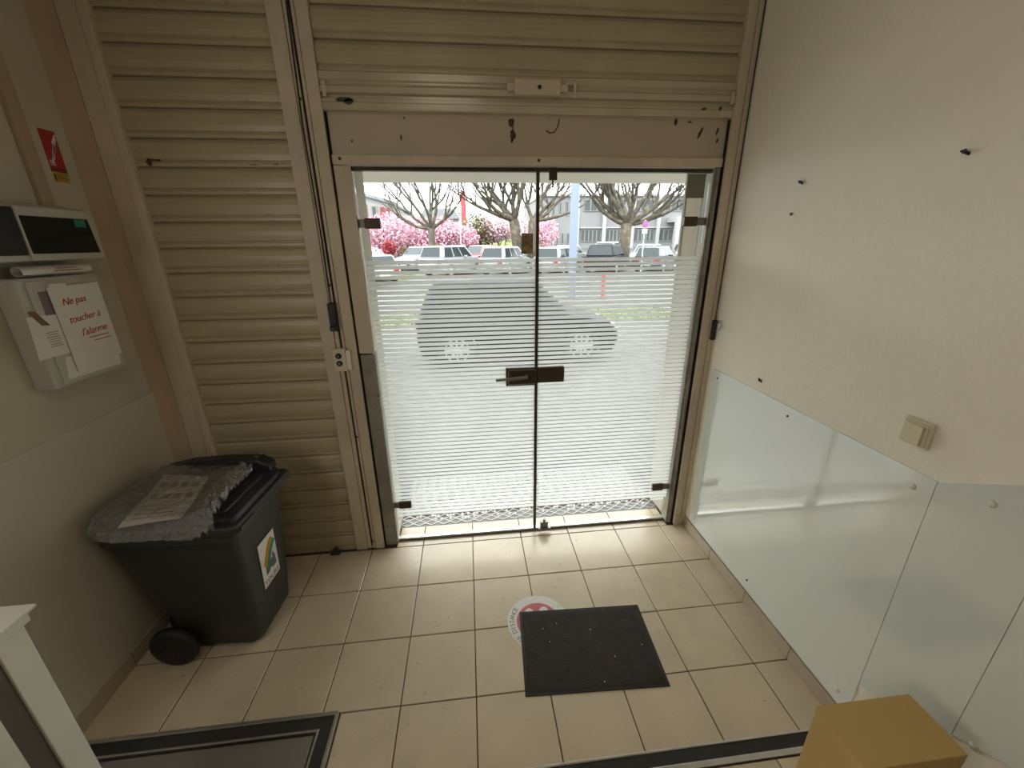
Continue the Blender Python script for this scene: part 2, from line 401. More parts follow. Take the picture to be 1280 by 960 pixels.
# masonry behind the shutters: left of the door, over the door, right of the door
wf = struct(MB().box(-4.0, -0.46, 0.44, 0.60, -0.1, 3.2).build('wall_front_left', M['render']))
struct(MB().box(-0.46, 1.27, 0.44, 0.60, 2.10, 3.2).build('wall_front_top', M['render']))
struct(MB().box(1.27, 5.0, 0.44, 0.60, -0.3, 3.2).build('wall_front_right', M['render']))

# skirting tiles
bl = struct(MB().box(XL, XL+0.006, -3.2, 0.3, 0.0, 0.068).build('baseboard_left', M['grout']))
for k in range(10):
    y1 = 0.3 - 0.3*k if k else 0.29
    MB().box(XL+0.002, XL+0.011, 0.002 - 0.3*k, (0.298 - 0.3*k), 0.003, 0.072).build('tile', M['plinth'], bl)
br = struct(MB().box(XR-0.006, XR, -0.87, 0.3, 0.0, 0.066).build('baseboard_right', M['grout']))
for a, b in [(0.002, 0.298), (-0.298, -0.002), (-0.598, -0.302), (-0.868, -0.602)]:
    MB().box(XR-0.011, XR-0.002, a, b, 0.003, 0.070).build('tile', M['plinth'], br)
# glossy panels on the right walls
wp = thing('wall_panel', 'glossy white sheet screwed low on the right wall, reaching the shutter', 'panel', (XR, -0.3, 0.075))
MB().box(-0.005, 0, -0.567, 0.55, 0, 0.993).build('sheet', M['panel'], wp)
def cap_screw(parent, mtx, mat=None, r=0.009):
    b = MB().lathe([(r*1.15, 0), (r*1.1, 0.002), (r*0.7, 0.005), (r*0.2, 0.006)], (0, 0, 0), 'z', 14)
    o = b.build('screw_cap', mat or M['white'], parent, smooth=True); o.matrix_local = mtx; return o
for (y, z) in [(-0.815, 1.019), (-0.812, 0.129)]:
    cap_screw(wp, frame_mtx((-0.005, y + 0.3, z - 0.075), (0, -1, 0), (0, 0, 1)))
for (y, z) in [(-0.305, 1.028), (-0.292, 0.132), (0.2, 1.03)]:
    cap_screw(wp, frame_mtx((-0.005, y + 0.3, z - 0.075), (0, -1, 0), (0, 0, 1)), M['nail'], 0.004)
def ztop(y): return 1.068 + 0.59*(-0.87-y)
def zbot(y): return 0.232 + 0.64*(-0.868-y)
for i, (ya, yb, lab) in enumerate([(-0.869, -1.1115, 'narrow glossy white sheet with sloping ends, directly behind the cardboard box'),
                                   (-1.1135, -2.2, 'glossy white sheet at the right edge of the picture, beyond the second seam')]):
    w2 = thing('wall_panel', lab, 'panel', (XR, ya, 0.0))
    MB().hexa([(0, yb-ya, zbot(yb)), (-0.005, yb-ya, zbot(yb)), (-0.005, 0, zbot(ya)), (0, 0, zbot(ya))],
              [(0, yb-ya, ztop(yb)), (-0.005, yb-ya, ztop(yb)), (-0.005, 0, ztop(ya)), (0, 0, ztop(ya))]).build('sheet', M['panel'], w2)
    y, z = ((-0.992, 1.083), (-1.157, 0.418))[i]
    cap_screw(w2, frame_mtx((-0.005, y-ya, z), (0, -1, 0), (0, 0, 1)))
    MB().box(-0.004, 0.004, 0, 0.01, 0, 0.01) if False else None

# ------------------------------------------------------------------ floor hatch
ht = thing('floor_hatch', 'grey floor plate in a black and aluminium frame, bottom left corner', 'floor hatch', (-1.0, -1.1, 0))
hx0, hx1, hy1, hy0 = -0.476, 0.468, 0.498, -0.9   # local
MB().box(hx0, hx1-0.07, hy0, hy1-0.075, 0.0, 0.014).build('plate', M['hatch'], ht)
MB().box(hx0, hx1, hy1-0.014, hy1, 0, 0.02).box(hx1-0.012, hx1, hy0, hy1-0.014, 0, 0.02).build('outer_edge', M['alu'], ht, bevel=0.0015)
MB().box(hx0, hx1-0.012, hy1-0.058, hy1-0.014, 0, 0.017).box(hx1-0.055, hx1-0.012, hy0, hy1-0.058, 0, 0.017).build('carpet_border', M['blackstrip'], ht)
MB().box(hx0, hx1-0.055, hy1-0.066, hy1-0.058, 0, 0.02).box(hx1-0.063, hx1-0.055, hy0, hy1-0.066, 0, 0.02).build('inner_edge', M['alu'], ht, bevel=0.0015)

# ------------------------------------------------------------------ shutters
def slat_mesh(w, pitch):
    p = pitch
    prof = [(0.012, 0.0), (-0.008, 0.0), (-0.011, 0.003), (-0.0115, 0.014), (-0.005, 0.018), (-0.005, 0.022), (-0.0115, 0.027),
            (-0.0155, p*0.45), (-0.0155, p*0.62), (-0.012, p*0.82), (-0.005, p*0.92), (0.004, p*0.955), (0.004, p*0.992), (0.012, p*0.992)]
    return MB().prism(prof, -w/2, w/2, 'x').mesh('slat', M['shutter'])
sh1 = thing('roller_shutter', 'closed cream roller shutter of horizontal slats left of the glass door', 'roller shutter', (-1.0075, 0.332, 0))
pit = 0.10783
sm1 = slat_mesh(0.635, pit)
for k in range(27):
    o = inst('slat', sm1, sh1, (R.uniform(-.001, .001), R.uniform(-.001, .001), k*pit))
MB().box(-0.317, 0.317, -0.012, 0.01, 0.0, 0.05).build('bottom_rail', M['shutter'], sh1, bevel=0.002)
MB().box(0.17, 0.225, -0.05, -0.012, 0.0, 0.012).box(0.185, 0.21, -0.02, -0.012, 0.012, 0.03).build('latch_tab', M['grime'], sh1, bevel=0.002)
st = MB(); blob(st, -0.255, 2.066, 0.03, 0.035, -0.0125, 3); blob(st, -0.215, 2.072, 0.02, 0.01, -0.0125, 5); blob(st, -0.24, 2.074, 0.05, 0.008, -0.0125, 6); blob(st, 0.16, 2.058, 0.05, 0.004, -0.0125, 8); blob(st, 0.25, 2.06, 0.03, 0.005, -0.0125, 9)
tag(st.build('paint_chips', M['rust'], sh1), kind='stuff')
sh2 = thing('roller_shutter', 'raised cream roller shutter hanging above the glass door', 'roller shutter', (0.383, 0.330, 2.264))
sm2 = slat_mesh(1.82, 0.1115)
for k in range(5): inst('slat', sm2, sh2, (0, R.uniform(-.001, .001), 0.139 + k*0.1115))
# ribbed bottom bar
bb = MB()
bb.prism([(0.012, 0.0), (-0.022, 0.0), (-0.026, 0.004), (-0.026, 0.026), (-0.020, 0.030), (-0.020, 0.042), (-0.008, 0.046), (-0.008, 0.058), (-0.026, 0.062), (-0.027, 0.084),
          (-0.018, 0.090), (-0.013, 0.098), (-0.013, 0.104), (-0.020, 0.110), (-0.020, 0.136), (-0.010, 0.139), (0.012, 0.139)], -0.91, 0.91, 'x')
bb.build('bottom_bar', M['barpaint'], sh2)
lk = MB().box(-0.108, 0.092, -0.052, -0.02, 0.062, 0.119).build('lock_box', M['frame'], sh2, bevel=0.003); lk['label'] = 'cream lock box in the middle of the bar'
for a, b in ((-0.138, -0.108), (0.092, 0.125)): MB().box(a, b, -0.044, -0.024, 0.078, 0.105).build('bolt', M['frame'], lk, bevel=0.002)
MB().lathe([(0.008, 0), (0.008, 0.003)], (0, -0.0545, 0.09), 'y', 14).build('keyhole', M['black'], lk)
for a, b, c, d in ((0.155, 0.165, 0.06, 0.118), (-0.9, -0.885, 0.045, 0.10), (0.885, 0.90, 0.05, 0.10)): MB().box(a, b, -0.031, -0.02, c, d).build('end_clip', M['frame'], sh2, bevel=0.001)
MB().box(0.84, 0.895, -0.034, -0.024, 0.002, 0.024).build('side_latch', M['frame'], sh2, bevel=0.003)
g = MB(); blob(g, -0.82, 0.036, 0.085, 0.022, -0.026, 11); blob(g, -0.80, 0.030, 0.05, 0.03, -0.026, 12); g.build('grease_smear', M['grime'], sh2)
for q_ in ((0.76, 0.030, 0.035, 0.014, -0.0262, 13), (0.84, 0.034, 0.02, 0.02, -0.0262, 14)): g = MB(); blob(g, *q_); g.build('grease_smear', M['rust'], sh2)

# ------------------------------------------------------------------ uprights and door surround
def rail(x0, x1, y0, y1, z0, z1, mat='frame', name='trim', bevel=0.003): 
    return MB().box(x0, x1, y0, y1, z0, z1)
t1 = struct(MB().box(-0.690, -0.5285, 0.322, 0.43, 0.0, 2.9).build('trim_1', M['frame']))
for a, b in [(-0.690, -0.627), (-0.625, -0.606), (-0.596, -0.582), (-0.579, -0.529)]:
    y = 0.306 if b < -0.62 or a > -0.58 else 0.311
    MB().box(a, b, y, 0.324, 0.004, 2.9).build('guide_strip', M['frame'], t1, bevel=0.002)
MB().box(-0.605, -0.597, 0.318, 0.3235, 0.02, 2.9).build('dark_groove', M['black'], t1)
for z in (2.3, 1.55, 0.75, 0.06):
    MB().lathe([(0.006, 0), (0.005, -0.002)], (-0.61 if z > 1 else -0.59, 0.306, z), 'y', 10).build('screw', M['rust'], t1)
t2 = struct(MB().box(-1.41, -1.318, 0.322, 0.43, 0.0, 2.9).build('trim_2', M['frame']))
MB().box(-1.352, -1.318, 0.296, 0.322, 0.0, 2.9).build('guide_strip', M['frame'], t2, bevel=0.003)
MB().box(-1.43, -1.355, 0.302, 0.322, 0.0, 2.9).build('guide_strip', M['frame'], t2, bevel=0.003)
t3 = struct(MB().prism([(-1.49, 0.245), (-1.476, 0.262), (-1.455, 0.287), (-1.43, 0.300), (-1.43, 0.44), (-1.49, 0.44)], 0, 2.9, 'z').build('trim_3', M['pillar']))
t4 = struct(MB().box(1.287, 1.36, 0.322, 0.43, 0.0, 2.9).build('trim_4', M['frame']))
for a, b, y in [(1.291, 1.333, 0.304), (1.3355, 1.3605, 0.298)]:
    MB().box(a, b, y, 0.324, 0.004, 2.9).build('guide_strip', M['frame'], t4, bevel=0.002)
MB().box(1.287, 1.336, 0.296, 0.304, 0.005, 0.075).build('foot_plate', M['frame'], t4, bevel=0.002)
# jambs: upper part painted, lower part bare
t5 = struct(MB().box(-0.524, -0.452, 0.326, 0.395, 1.205, 2.06).build('trim_5', M['frame'], bevel=0.003))
MB().box(-0.522, -0.452, 0.328, 0.395, 0.003, 1.198).build('lower_jamb', M['jamb'], t5, bevel=0.003)
MB().box(-0.528, -0.526, 0.315, 0.39, 0.0, 2.26).build('dark_groove', M['black'], t5)
MB().box(-0.460, -0.452, 0.335, 0.342, 0.003, 2.055).build('seal', M['white'], t5)
t6 = struct(MB().box(1.250, 1.284, 0.330, 0.395, 0.003, 2.06).build('trim_6', M['jamb'], bevel=0.003))
MB().box(1.2845, 1.2905, 0.318, 0.39, 0.0, 2.26).build('dark_groove', M['black'], t6)
MB().box(1.262, 1.278, 0.322, 0.331, 0.003, 2.06).build('rib', M['jamb'], t6, bevel=0.002)
t7 = struct(MB().box(-0.520, 1.284, 0.332, 0.43, 2.103, 2.264).build('trim_7', M['header']))
g = MB()
blob(g, 0.267, 2.232, 0.035, 0.05, 0.332, 21); blob(g, 0.272, 2.19, 0.03, 0.06, 0.332, 22); blob(g, 0.268, 2.165, 0.015, 0.03, 0.332, 23)
blob(g, 1.03, 2.25, 0.02, 0.035, 0.332, 24); blob(g, 1.155, 2.205, 0.016, 0.07, 0.332, 25, ang=-0.4); blob(g, 1.24, 2.215, 0.012, 0.04, 0.332, 26, ang=-0.3); blob(g, 1.245, 2.175, 0.012, 0.03, 0.332, 27, ang=-0.3)
blob(g, -0.43, 2.155, 0.012, 0.012, 0.332, 28); blob(g, -0.22, 2.17, 0.01, 0.03, 0.332, 29); blob(g, -0.2, 2.245, 0.01, 0.01, 0.332, 30); blob(g, 1.1, 2.25, 0.03, 0.01, 0.332, 31)
g.tube([(0.425, 0.331, 2.205), (0.44, 0.331, 2.196), (0.462, 0.331, 2.2), (0.478, 0.331, 2.225), (0.482, 0.331, 2.25)], 0.0028, 6)
tag(g.build('rust_stains', M['rust'], t7), kind='stuff')
t8 = struct(MB().box(-0.524, 1.284, 0.322, 0.395, 2.062, 2.102).build('trim_8', M['frame'], bevel=0.004))
MB().box(-0.46, 1.25, 0.327, 0.333, 2.057, 2.0625).build('bright_lip', M['alu'], t8)
MB().box(-0.46, 1.25, 0.345, 0.375, 2.042, 2.058).build('door_closer_rail', M['bronze'], t8)
for xx in (-0.49, 0.39): MB().lathe([(0.007, 0), (0.006, -0.003), (0.003, -0.004)], (xx, 0.322, 2.085), 'y', 12).build('screw', M['rust'], t8)
# raised sill
t9 = struct(MB().box(-0.455, 1.252, 0.362, 0.392, -0.004, 0.016).build('trim_9', M['alu'], bevel=0.003))
struct(MB().box(-0.452, 1.252, 0.392, 0.47, -0.1, 0.0075).build('trim_10', M['grout']))
MB().box(-0.45, 1.25, 0.357, 0.3625, -0.003, 0.004).build('dark_joint', M['grime'], t9)

# ------------------------------------------------------------------ glass doors
def film(x0, x1, solid_x=None):
    b = MB(); z = 1.655; p = 0.0242
    while z > 0.20:
        b.box(x0, x1, 0.3535, 0.3542, z - p + 0.0068, z); z -= p
    return b, z
def film_tail(x0, x1, z):
    # worn lower end of the film: rows of short patches
    b = MB(); r = random.Random(5)
    for k, dens in enumerate((0.5, 0.22)):
        zz = z - 0.024*k; xx = x0
        while xx < x1 - 0.02:
            if r.random() < dens: b.box(xx, xx + 0.014, 0.3535, 0.3542, zz - 0.015, zz)
            xx += 0.018
    return b
def hinge(parent, xin, xout, z, name='hinge'):
    d = 1 if xin > xout else -1
    h = MB().box(min(xin, xin - 0.07*d), max(xin, xin - 0.07*d), 0.340, 0.3665, z-0.023, z+0.023).build(name, M['bronze'], parent, bevel=0.003)
    MB().box(min(xout, xin - 0.07*d), max(xout, xin-0.07*d), 0.344, 0.362, z-0.018, z+0.018).build('hinge_arm', M['steel_dark'], h, bevel=0.002)
    MB().tube([(xout, 0.335, z-0.03), (xout, 0.335, z+0.03)], 0.006, 10).build('pivot', M['steel_dark'], h)
    return h
GY0, GY1 = 0.3545, 0.3625
d1 = struct(thing('door_1', None, None))
MB().box(-0.448, 0.384, GY0, GY1, 0.022, 2.045).build('glass_pane', M['glass'], d1)
b, zt = film(-0.440, 0.3835)
tag(b.build('frosted_film', M['filmstrip'], d1, fixn=False), kind='stuff')
tag(film_tail(-0.440, 0.3835, zt).build('worn_film_edge', M['filmstrip'], d1, fixn=False), kind='stuff')
hinge(d1, -0.352, -0.455, 1.822); hinge(d1, -0.352, -0.455, 0.27)
MB().box(0.384, 0.392, 0.350, 0.366, 0.022, 2.045).build('edge_seal', M['bronze'], d1)
lb = MB().box(0.223, 0.391, 0.320, 0.353, 0.995, 1.096).build('lock_case', M['bronze'], d1, bevel=0.003)
MB().box(0.236, 0.380, 0.3175, 0.320, 1.006, 1.085).build('cover_plate', M['bronze'], lb, bevel=0.002)
MB().box(0.2335, 0.2365, 0.3165, 0.320, 1.004, 1.087).box(0.2335, 0.38, 0.3165, 0.320, 1.003, 1.006).box(0.2335, 0.38, 0.3165, 0.320, 1.0845, 1.0875).build('bright_trim', M['alu'], lb)
MB().tube([(0.330, 0.318, 1.052), (0.330, 0.285, 1.052)], 0.010, 12).tube([(0.335, 0.283, 1.054), (0.27, 0.278, 1.052), (0.165, 0.282, 1.044)], [0.010, 0.009, 0.007], 10).build('lever_handle', M['steel_dark'], lb, smooth=True)
MB().lathe([(0.009, 0), (0.008, -0.006), (0.003, -0.007)], (0.352, 0.3175, 1.040), 'y', 14).build('key_cylinder', M['black'], lb)
stk = MB().box(0.312, 0.370, 0.3530, 0.3540, 1.678, 1.773).build('label', M['goldlabel'], d1); stk['label'] = 'small brown and gold label'
d2 = struct(thing('door_2', None, None))
MB().box(0.400, 1.249, GY0, GY1, 0.022, 2.045).build('glass_pane', M['glass'], d2)
b, zt = film(0.4005, 1.13); z = 1.655
tag(b.build('frosted_film', M['filmstrip'], d2, fixn=False), kind='stuff')
b2 = MB()
while z > 0.20: b2.box(1.13, 1.243, 0.3535, 0.3542, z - 0.0242 + 0.0052, z); z -= 0.0242
tag(b2.build('frosted_film', M['filmstrip'], d2, fixn=False), kind='stuff')
tag(film_tail(0.4005, 1.243, zt).build('worn_film_edge', M['filmstrip'], d2, fixn=False), kind='stuff')
hinge(d2, 1.135, 1.258, 1.822); hinge(d2, 1.139, 1.256, 0.265)
MB().box(0.392, 0.400, 0.350, 0.366, 0.022, 2.045).build('edge_seal', M['bronze'], d2)
sb = MB().box(0.394, 0.545, 0.330, 0.353, 1.003, 1.090).build('strike_case', M['bronze'], d2, bevel=0.004, seg=3)
bt = MB().box(0.443, 0.481, 0.336, 0.353, 2.006, 2.06).tube([(0.462, 0.344, 2.006), (0.462, 0.344, 1.975)], 0.005, 8).build('top_bolt', M['bronze'], d2, bevel=0.002)
MB().box(0.425, 0.475, 0.332, 0.353, 0.030, 0.075).tube([(0.45, 0.340, 0.075), (0.45, 0.340, 0.095)], 0.008, 10).box(0.41, 0.49, 0.325, 0.353, 0.018, 0.034).build('bottom_bolt', M['steel_dark'], d2, bevel=0.002)
stk = MB().box(1.132, 1.226, 0.3530, 0.3540, 1.93, 2.037).build('label', M['olivelabel'], d2); stk['label'] = 'plain olive-grey label at the top corner'

# ------------------------------------------------------------------ fittings on the uprights
sp = thing('shutter_strap_handle', 'black plastic pull handle on its cord in the left upright, above the key switch', 'handle', (-0.612, 0.303, 1.405))
MB().box(-0.017, 0.017, -0.026, 0, -0.05, 0.065).build('grip', M['blackp'], sp, bevel=0.007, seg=3)
MB().box(-0.020, 0.020, -0.028, 0, -0.070, -0.048).build('foot', M['blackp'], sp, bevel=0.003)
MB().tube([(0, -0.012, 0.05), (0.002, -0.006, 0.35), (-0.002, -0.008, 0.8), (0.012, -0.008, 1.3), (0.014, -0.008, 1.49)], 0.0035, 6).build('cord', M['black'], sp)
ks = thing('key_switch', 'cream shutter key switch with two round locks on the left upright', 'switch', (-0.600, 0.306, 1.185))
MB().box(-0.040, 0.022, -0.03, 0, -0.055, 0.06).build('case', M['cream'], ks, bevel=0.004)
MB().box(0.0225, 0.040, -0.022, 0, -0.05, 0.05).build('side_cover', M['white'], ks, bevel=0.002)
for z in (0.026, -0.012):
    MB().lathe([(0.014, 0), (0.014, -0.006), (0.010, -0.008), (0.005, -0.008)], (-0.010, -0.03, z), 'y', 18).build('key_lock', M['black'], ks)
    MB().box(-0.012, -0.008, -0.0395, -0.038, z-0.005, z+0.005).build('key_slot', M['alu'], ks)
hk = thing('cord_hook', 'black hook with a pale loop on the right upright at mid height', 'hook', (1.349, 0.298, 1.285))
MB().box(-0.013, 0.009, -0.02, 0, -0.065, 0.045).build('body', M['blackp'], hk, bevel=0.005, seg=3)
MB().tube([(0.004, -0.02, 0.03), (0.004, -0.05, 0.045), (0.002, -0.06, 0.025), (0, -0.05, 0.0), (0, -0.022, -0.01)], 0.005, 8).build('loop', M['alu'], hk, smooth=True)
MB().tube([(0, -0.008, 0.04), (0.003, -0.006, 0.5), (0.004, -0.006, 1.0), (0.004, -0.006, 1.6)], 0.0022, 6).build('cord', M['black'], hk)

# light switch on right wall
sw = thing('light_switch', 'cream square rocker light switch on the right wall', 'switch', (XR, -0.778, 1.182))
MB().box(-0.012, 0, -0.041, 0.041, -0.041, 0.041).build('plate', M['cream'], sw, bevel=0.004, seg=3)
MB().box(-0.019, -0.010, -0.034, 0.034, -0.034, 0.034).build('surround', M['cream'], sw, bevel=0.003)
k_ = MB(); k_.hexa([(-0.019, -0.029, -0.029), (-0.019, 0.029, -0.029), (-0.019, 0.029, 0.029), (-0.019, -0.029, 0.029)],
     [(-0.030, -0.029, -0.029), (-0.022, 0.029, -0.029), (-0.022, 0.029, 0.029), (-0.030, -0.029, 0.029)])
k_.build('rocker', M['cream2'], sw, bevel=0.002)
# nails
for (y, z, l, lab) in [(-0.67, 1.94, 0.02, 'dark nail high on the right wall above the light switch'),
                       (-0.113, 1.941, 0.014, 'small dark nail high on the right wall nearest the shutter'),
                       (-0.093, 1.827, 0.006, 'tiny dark pin just below the small nail on the right wall'),
                       (-0.111, 1.123, 0.014, 'dark nail just above the top edge of the right panel')]:
    n = MB().tube([(XR+0.004, y, z), (XR-l, y - l*0.3, z + l*0.1)], 0.0028 if l > .01 else 0.003, 8).lathe([(0.006, 0), (0.006, -0.002)], (XR-l, y-l*0.3, z+l*0.1), 'x', 8)
    if l > 0.01: n.tube([(XR-l*0.6, y-0.012, z-0.006), (XR-l*0.6, y+0.01, z+0.006)], 0.003, 6)
    tag(n.build('nail', M['nail']), lab, 'nail')

# ------------------------------------------------------------------ left wall: sign, trunking, alarm boxes
sg = thing('fire_notice', 'small red and yellow sticker high on the left wall', 'sticker', (XL, 0.163, 2.05))
MB().box(0, 0.0012, -0.0325, 0.0325, -0.035, 0.094).build('red_field', M['red'], sg)
MB().box(0, 0.0013, -0.0325, 0.0325, -0.048, -0.035).build('dark_band', M['darkred'], sg)
MB().box(0, 0.0012, -0.0325, 0.0325, -0.084, -0.048).build('yellow_field', M['yellow'], sg)
w_ = MB()
for (a, b, c, d) in [(0.0, 0.02, 0.026, 0.07), (-0.01, -0.005, 0.016, 0.055), (0.004, 0.05, 0.028, 0.082), (-0.02, -0.02, 0.004, 0.03)]:
    w_.hexa([(0.0012, a, b), (0.0012, a+0.007, b), (0.0012, c+0.003, d), (0.0012, c-0.003, d)], [(0.002, a, b), (0.002, a+0.007, b), (0.002, c+0.003, d), (0.002, c-0.003, d)])
for i in range(3): w_.box(0.0012, 0.0019, -0.028, -0.006, -0.012 - i*0.007, -0.009 - i*0.007)
w_.build('white_symbol', M['lblwhite'], sg)
w_ = MB()
for i in range(4): w_.box(0.0012, 0.0019, -0.018, 0.028 - 0.006*(i % 2), -0.056 - i*0.007, -0.0535 - i*0.007)
w_.box(0.0012, 0.0019, -0.029, -0.022, -0.078, -0.056)
w_.build('fine_print', M['darkred'], sg)
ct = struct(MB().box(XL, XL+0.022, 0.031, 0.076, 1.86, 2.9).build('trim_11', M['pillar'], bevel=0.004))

# alarm display unit
au = thing('alarm_display', 'beige alarm display with dark smoked window at the left edge, above the papered box', 'alarm panel', (XL, -0.08, 1.69))
x1 = 0.105
MB().prism([(0, -0.005), (x1, 0.0), (x1, 0.022), (x1-0.012, 0.170), (0, 0.19)], -0.34, 0.19, 'y').build('case', M['box_beige'], au, bevel=0.004)
d_ = MB(); d_.hexa([(x1-0.004, -0.088, 0.022), (x1-0.004, 0.172, 0.022), (x1-0.013, 0.172, 0.142), (x1-0.013, -0.088, 0.142)],
                   [(x1+0.003, -0.088, 0.022), (x1+0.003, 0.172, 0.022), (x1-0.008, 0.172, 0.142), (x1-0.008, -0.088, 0.142)])
d_.build('window', M['window_dark'], au, bevel=0.002)
MB().box(x1-0.006, x1-0.0035, 0.108, 0.152, 0.112, 0.138).build('green_display', M['green'], au)
MB().box(0.01, x1+0.005, -0.335, -0.105, 0.018, 0.165).build('dark_cover', M['blackp'], au, bevel=0.004)
MB().box(0.01, x1+0.008, -0.105, -0.098, 0.0, 0.17).build('divider', M['box_beige'], au, bevel=0.001)
# alarm control box with papers
ab = thing('alarm_control_box', 'beige wall box covered with taped papers and red handwriting, left wall', 'control box', (XL, -0.08, 1.44))
MB().box(0, 0.075, -0.150, 0.155, -0.185, 0.195).build('case', M['box_beige'], ab, bevel=0.007, seg=3)
MB().box(0.075, 0.082, -0.125, 0.148, -0.175, 0.185).build('front_cover', M['box_beige'], ab, bevel=0.002)
MB().box(0.082, 0.083, -0.10, -0.05, 0.03, 0.15).build('dark_label', M['inkp'], ab)
def on_box(dx_, quad, name, mat, parent, t=0.0008):
    return plate(MB(), [(dx_, y - (-0.08), z - 1.44) for (y, z) in quad], t).build(name, mat, parent)
on_box(0.0835, [(-0.190, 1.283), (0.040, 1.275), (0.052, 1.34), (-0.175, 1.36)], 'paper_sheet', M['paper'], ab)
p2 = on_box(0.0855, [(-0.262, 1.372), (-0.150, 1.372), (-0.150, 1.510), (-0.250, 1.515)], 'paper_note', M['paper'], ab)
b_ = MB()
for i in range(7): b_.box(0.0864, 0.0868, -0.13 + 0.005*(i % 2), -0.082 - 0.004*(i % 3), -0.035 + i*0.008 - 0.0, -0.033 + i*0.008)
b_.build('print_lines', M['inkp'], p2)
on_box(0.0875, [(-0.212, 1.482), (-0.185, 1.478), (-0.218, 1.531), (-0.243, 1.533)][:4], 'brown_tape', M['brown_tape'], ab, 0.0006)
pa = on_box(0.0885, [(-0.150, 1.303), (0.058, 1.318), (0.052, 1.604), (-0.152, 1.600)], 'paper_notice', M['paper'], ab, 0.0009)
pa['label'] = 'white notice with red handwriting'
for (s_, y, z, sz) in [('Ne pas', -0.070, 1.548, 0.034), ('toucher à', -0.050, 1.485, 0.034), ("l'alarme", -0.030, 1.432, 0.036)]:
    text_obj('handwriting', s_, sz, M['redink'], pa, frame_mtx((0.0900, y + 0.08, z - 1.44), (0, 1, 0.06), (0, 0, 1)), shear=0.35)
MB().box(0.0896, 0.0902, 0.02, 0.105, -0.034, -0.031).box(0.0896, 0.0902, 0.035, 0.115, -0.048, -0.0455).build('underline', M['redink'], pa)
MB().box(0.0835, 0.0900, -0.06, 0.0, 0.150, 0.172).build('clear_tape', M['lblwhite'], ab)
cp = thing('curled_paper', 'rolled white leaflet tucked between the alarm display and the papered box', 'leaflet', (XL+0.045, -0.03, 1.655))
b_ = MB(); k = []
for i in range(20):
    a = -0.5 + i*0.30; r_ = 0.020 - i*0.0003
    k.append((0.012 + r_*math.cos(a), r_*math.sin(a)))
k2 = [(p[0]*0.93, p[1]*0.93) for p in k]
poly = k + k2[::-1]
n = len(k)
vs = [(p[0], y, p[1]) for y in (-0.165, 0.095) for p in poly]; m_ = len(poly)
fs = [(i, i+1, m_+i+1, m_+i) for i in range(m_-1)] + [(m_-1, 0, m_, 2*m_-1)] + [(i, i+1, m_-2-i, m_-1-i) for i in range(n-1)] + [(m_+i, m_+i+1, 2*m_-2-i, 2*m_-1-i) for i in range(n-1)]
b_.add(vs, fs); b_.build('sheet', M['paper'], cp, smooth=False)
MB().box(0.0335, 0.0342, -0.06, 0.05, -0.002, 0.001).box(0.0325, 0.0335, -0.05, 0.03, 0.006, 0.008).build('print_line', M['redink'], cp)

# ------------------------------------------------------------------ guard rail, lower left
gr = thing('guard_rail', 'white painted rail post with flat cap at the bottom left corner', 'railing', (-1.06, -1.1, 0.0))
for k, y in enumerate((0.162, 0.052, -0.058, -0.168)):
    MB().box(-0.03, 0.03, y - 0.031, y + 0.031, 0.02 if k == 0 else 0.06, 0.90).build('post', M['white'], gr, bevel=0.002)
MB().box(0.008, 0.024, -0.2, 0.14, 0.05, 0.90).build('gap_shade_panel', M['darkgap'], gr)  # dark sheet added so the gaps between posts read as shaded
MB().box(-0.034, 0.036, -0.25, 0.205, 0.898, 0.922).build('cap_board', M['white'], gr, bevel=0.002)
MB().box(-0.040, 0.046, -0.25, 0.218, 0.926, 0.933).build('cap_lip', M['white'], gr, bevel=0.001)
MB().box(-0.036, 0.038, -0.25, 0.21, 0.922, 0.926).build('cap_joint', M['darkgap'], gr)

# ------------------------------------------------------------------ cardboard box
cb = thing('cardboard_box', 'closed brown cardboard box in the bottom right corner by the white panels', 'box', (1.1005, -1.134, 0.1725), 0.0)
w, d, h = 0.1425, 0.0735, 0.3245
MB().box(-w, w, -d, d, 0.002, h).build('carton', M['card'], cb, bevel=0.0015)
MB().box(-w, w, -d, d, h, h + 0.003).build('flap', M['card'], cb, bevel=0.001)

# ------------------------------------------------------------------ door mat & floor sticker
ma = thing('door_mat', 'dark charcoal door mat with rubber border on the tiles', 'mat', (0.508, -0.440, 0.0))
def lerpq(q, s):
    c = Vector((0, 0)); 
    for p in q: c += Vector(p)/4
    return [tuple(c + (Vector(p)-c)*s) for p in q]
mq = [(0.221-0.508, -0.228+0.44), (0.819-0.508, -0.255+0.44), (0.796-0.508, -0.653+0.44), (0.196-0.508, -0.626+0.44)]
q1 = lerpq(mq, 0.955)
MB().hexa([(*p, 0.0012) for p in mq], [(*p, 0.004) for p in lerpq(mq, 0.985)]).build('rubber_border', M['rubber'], ma, bevel=0.001)
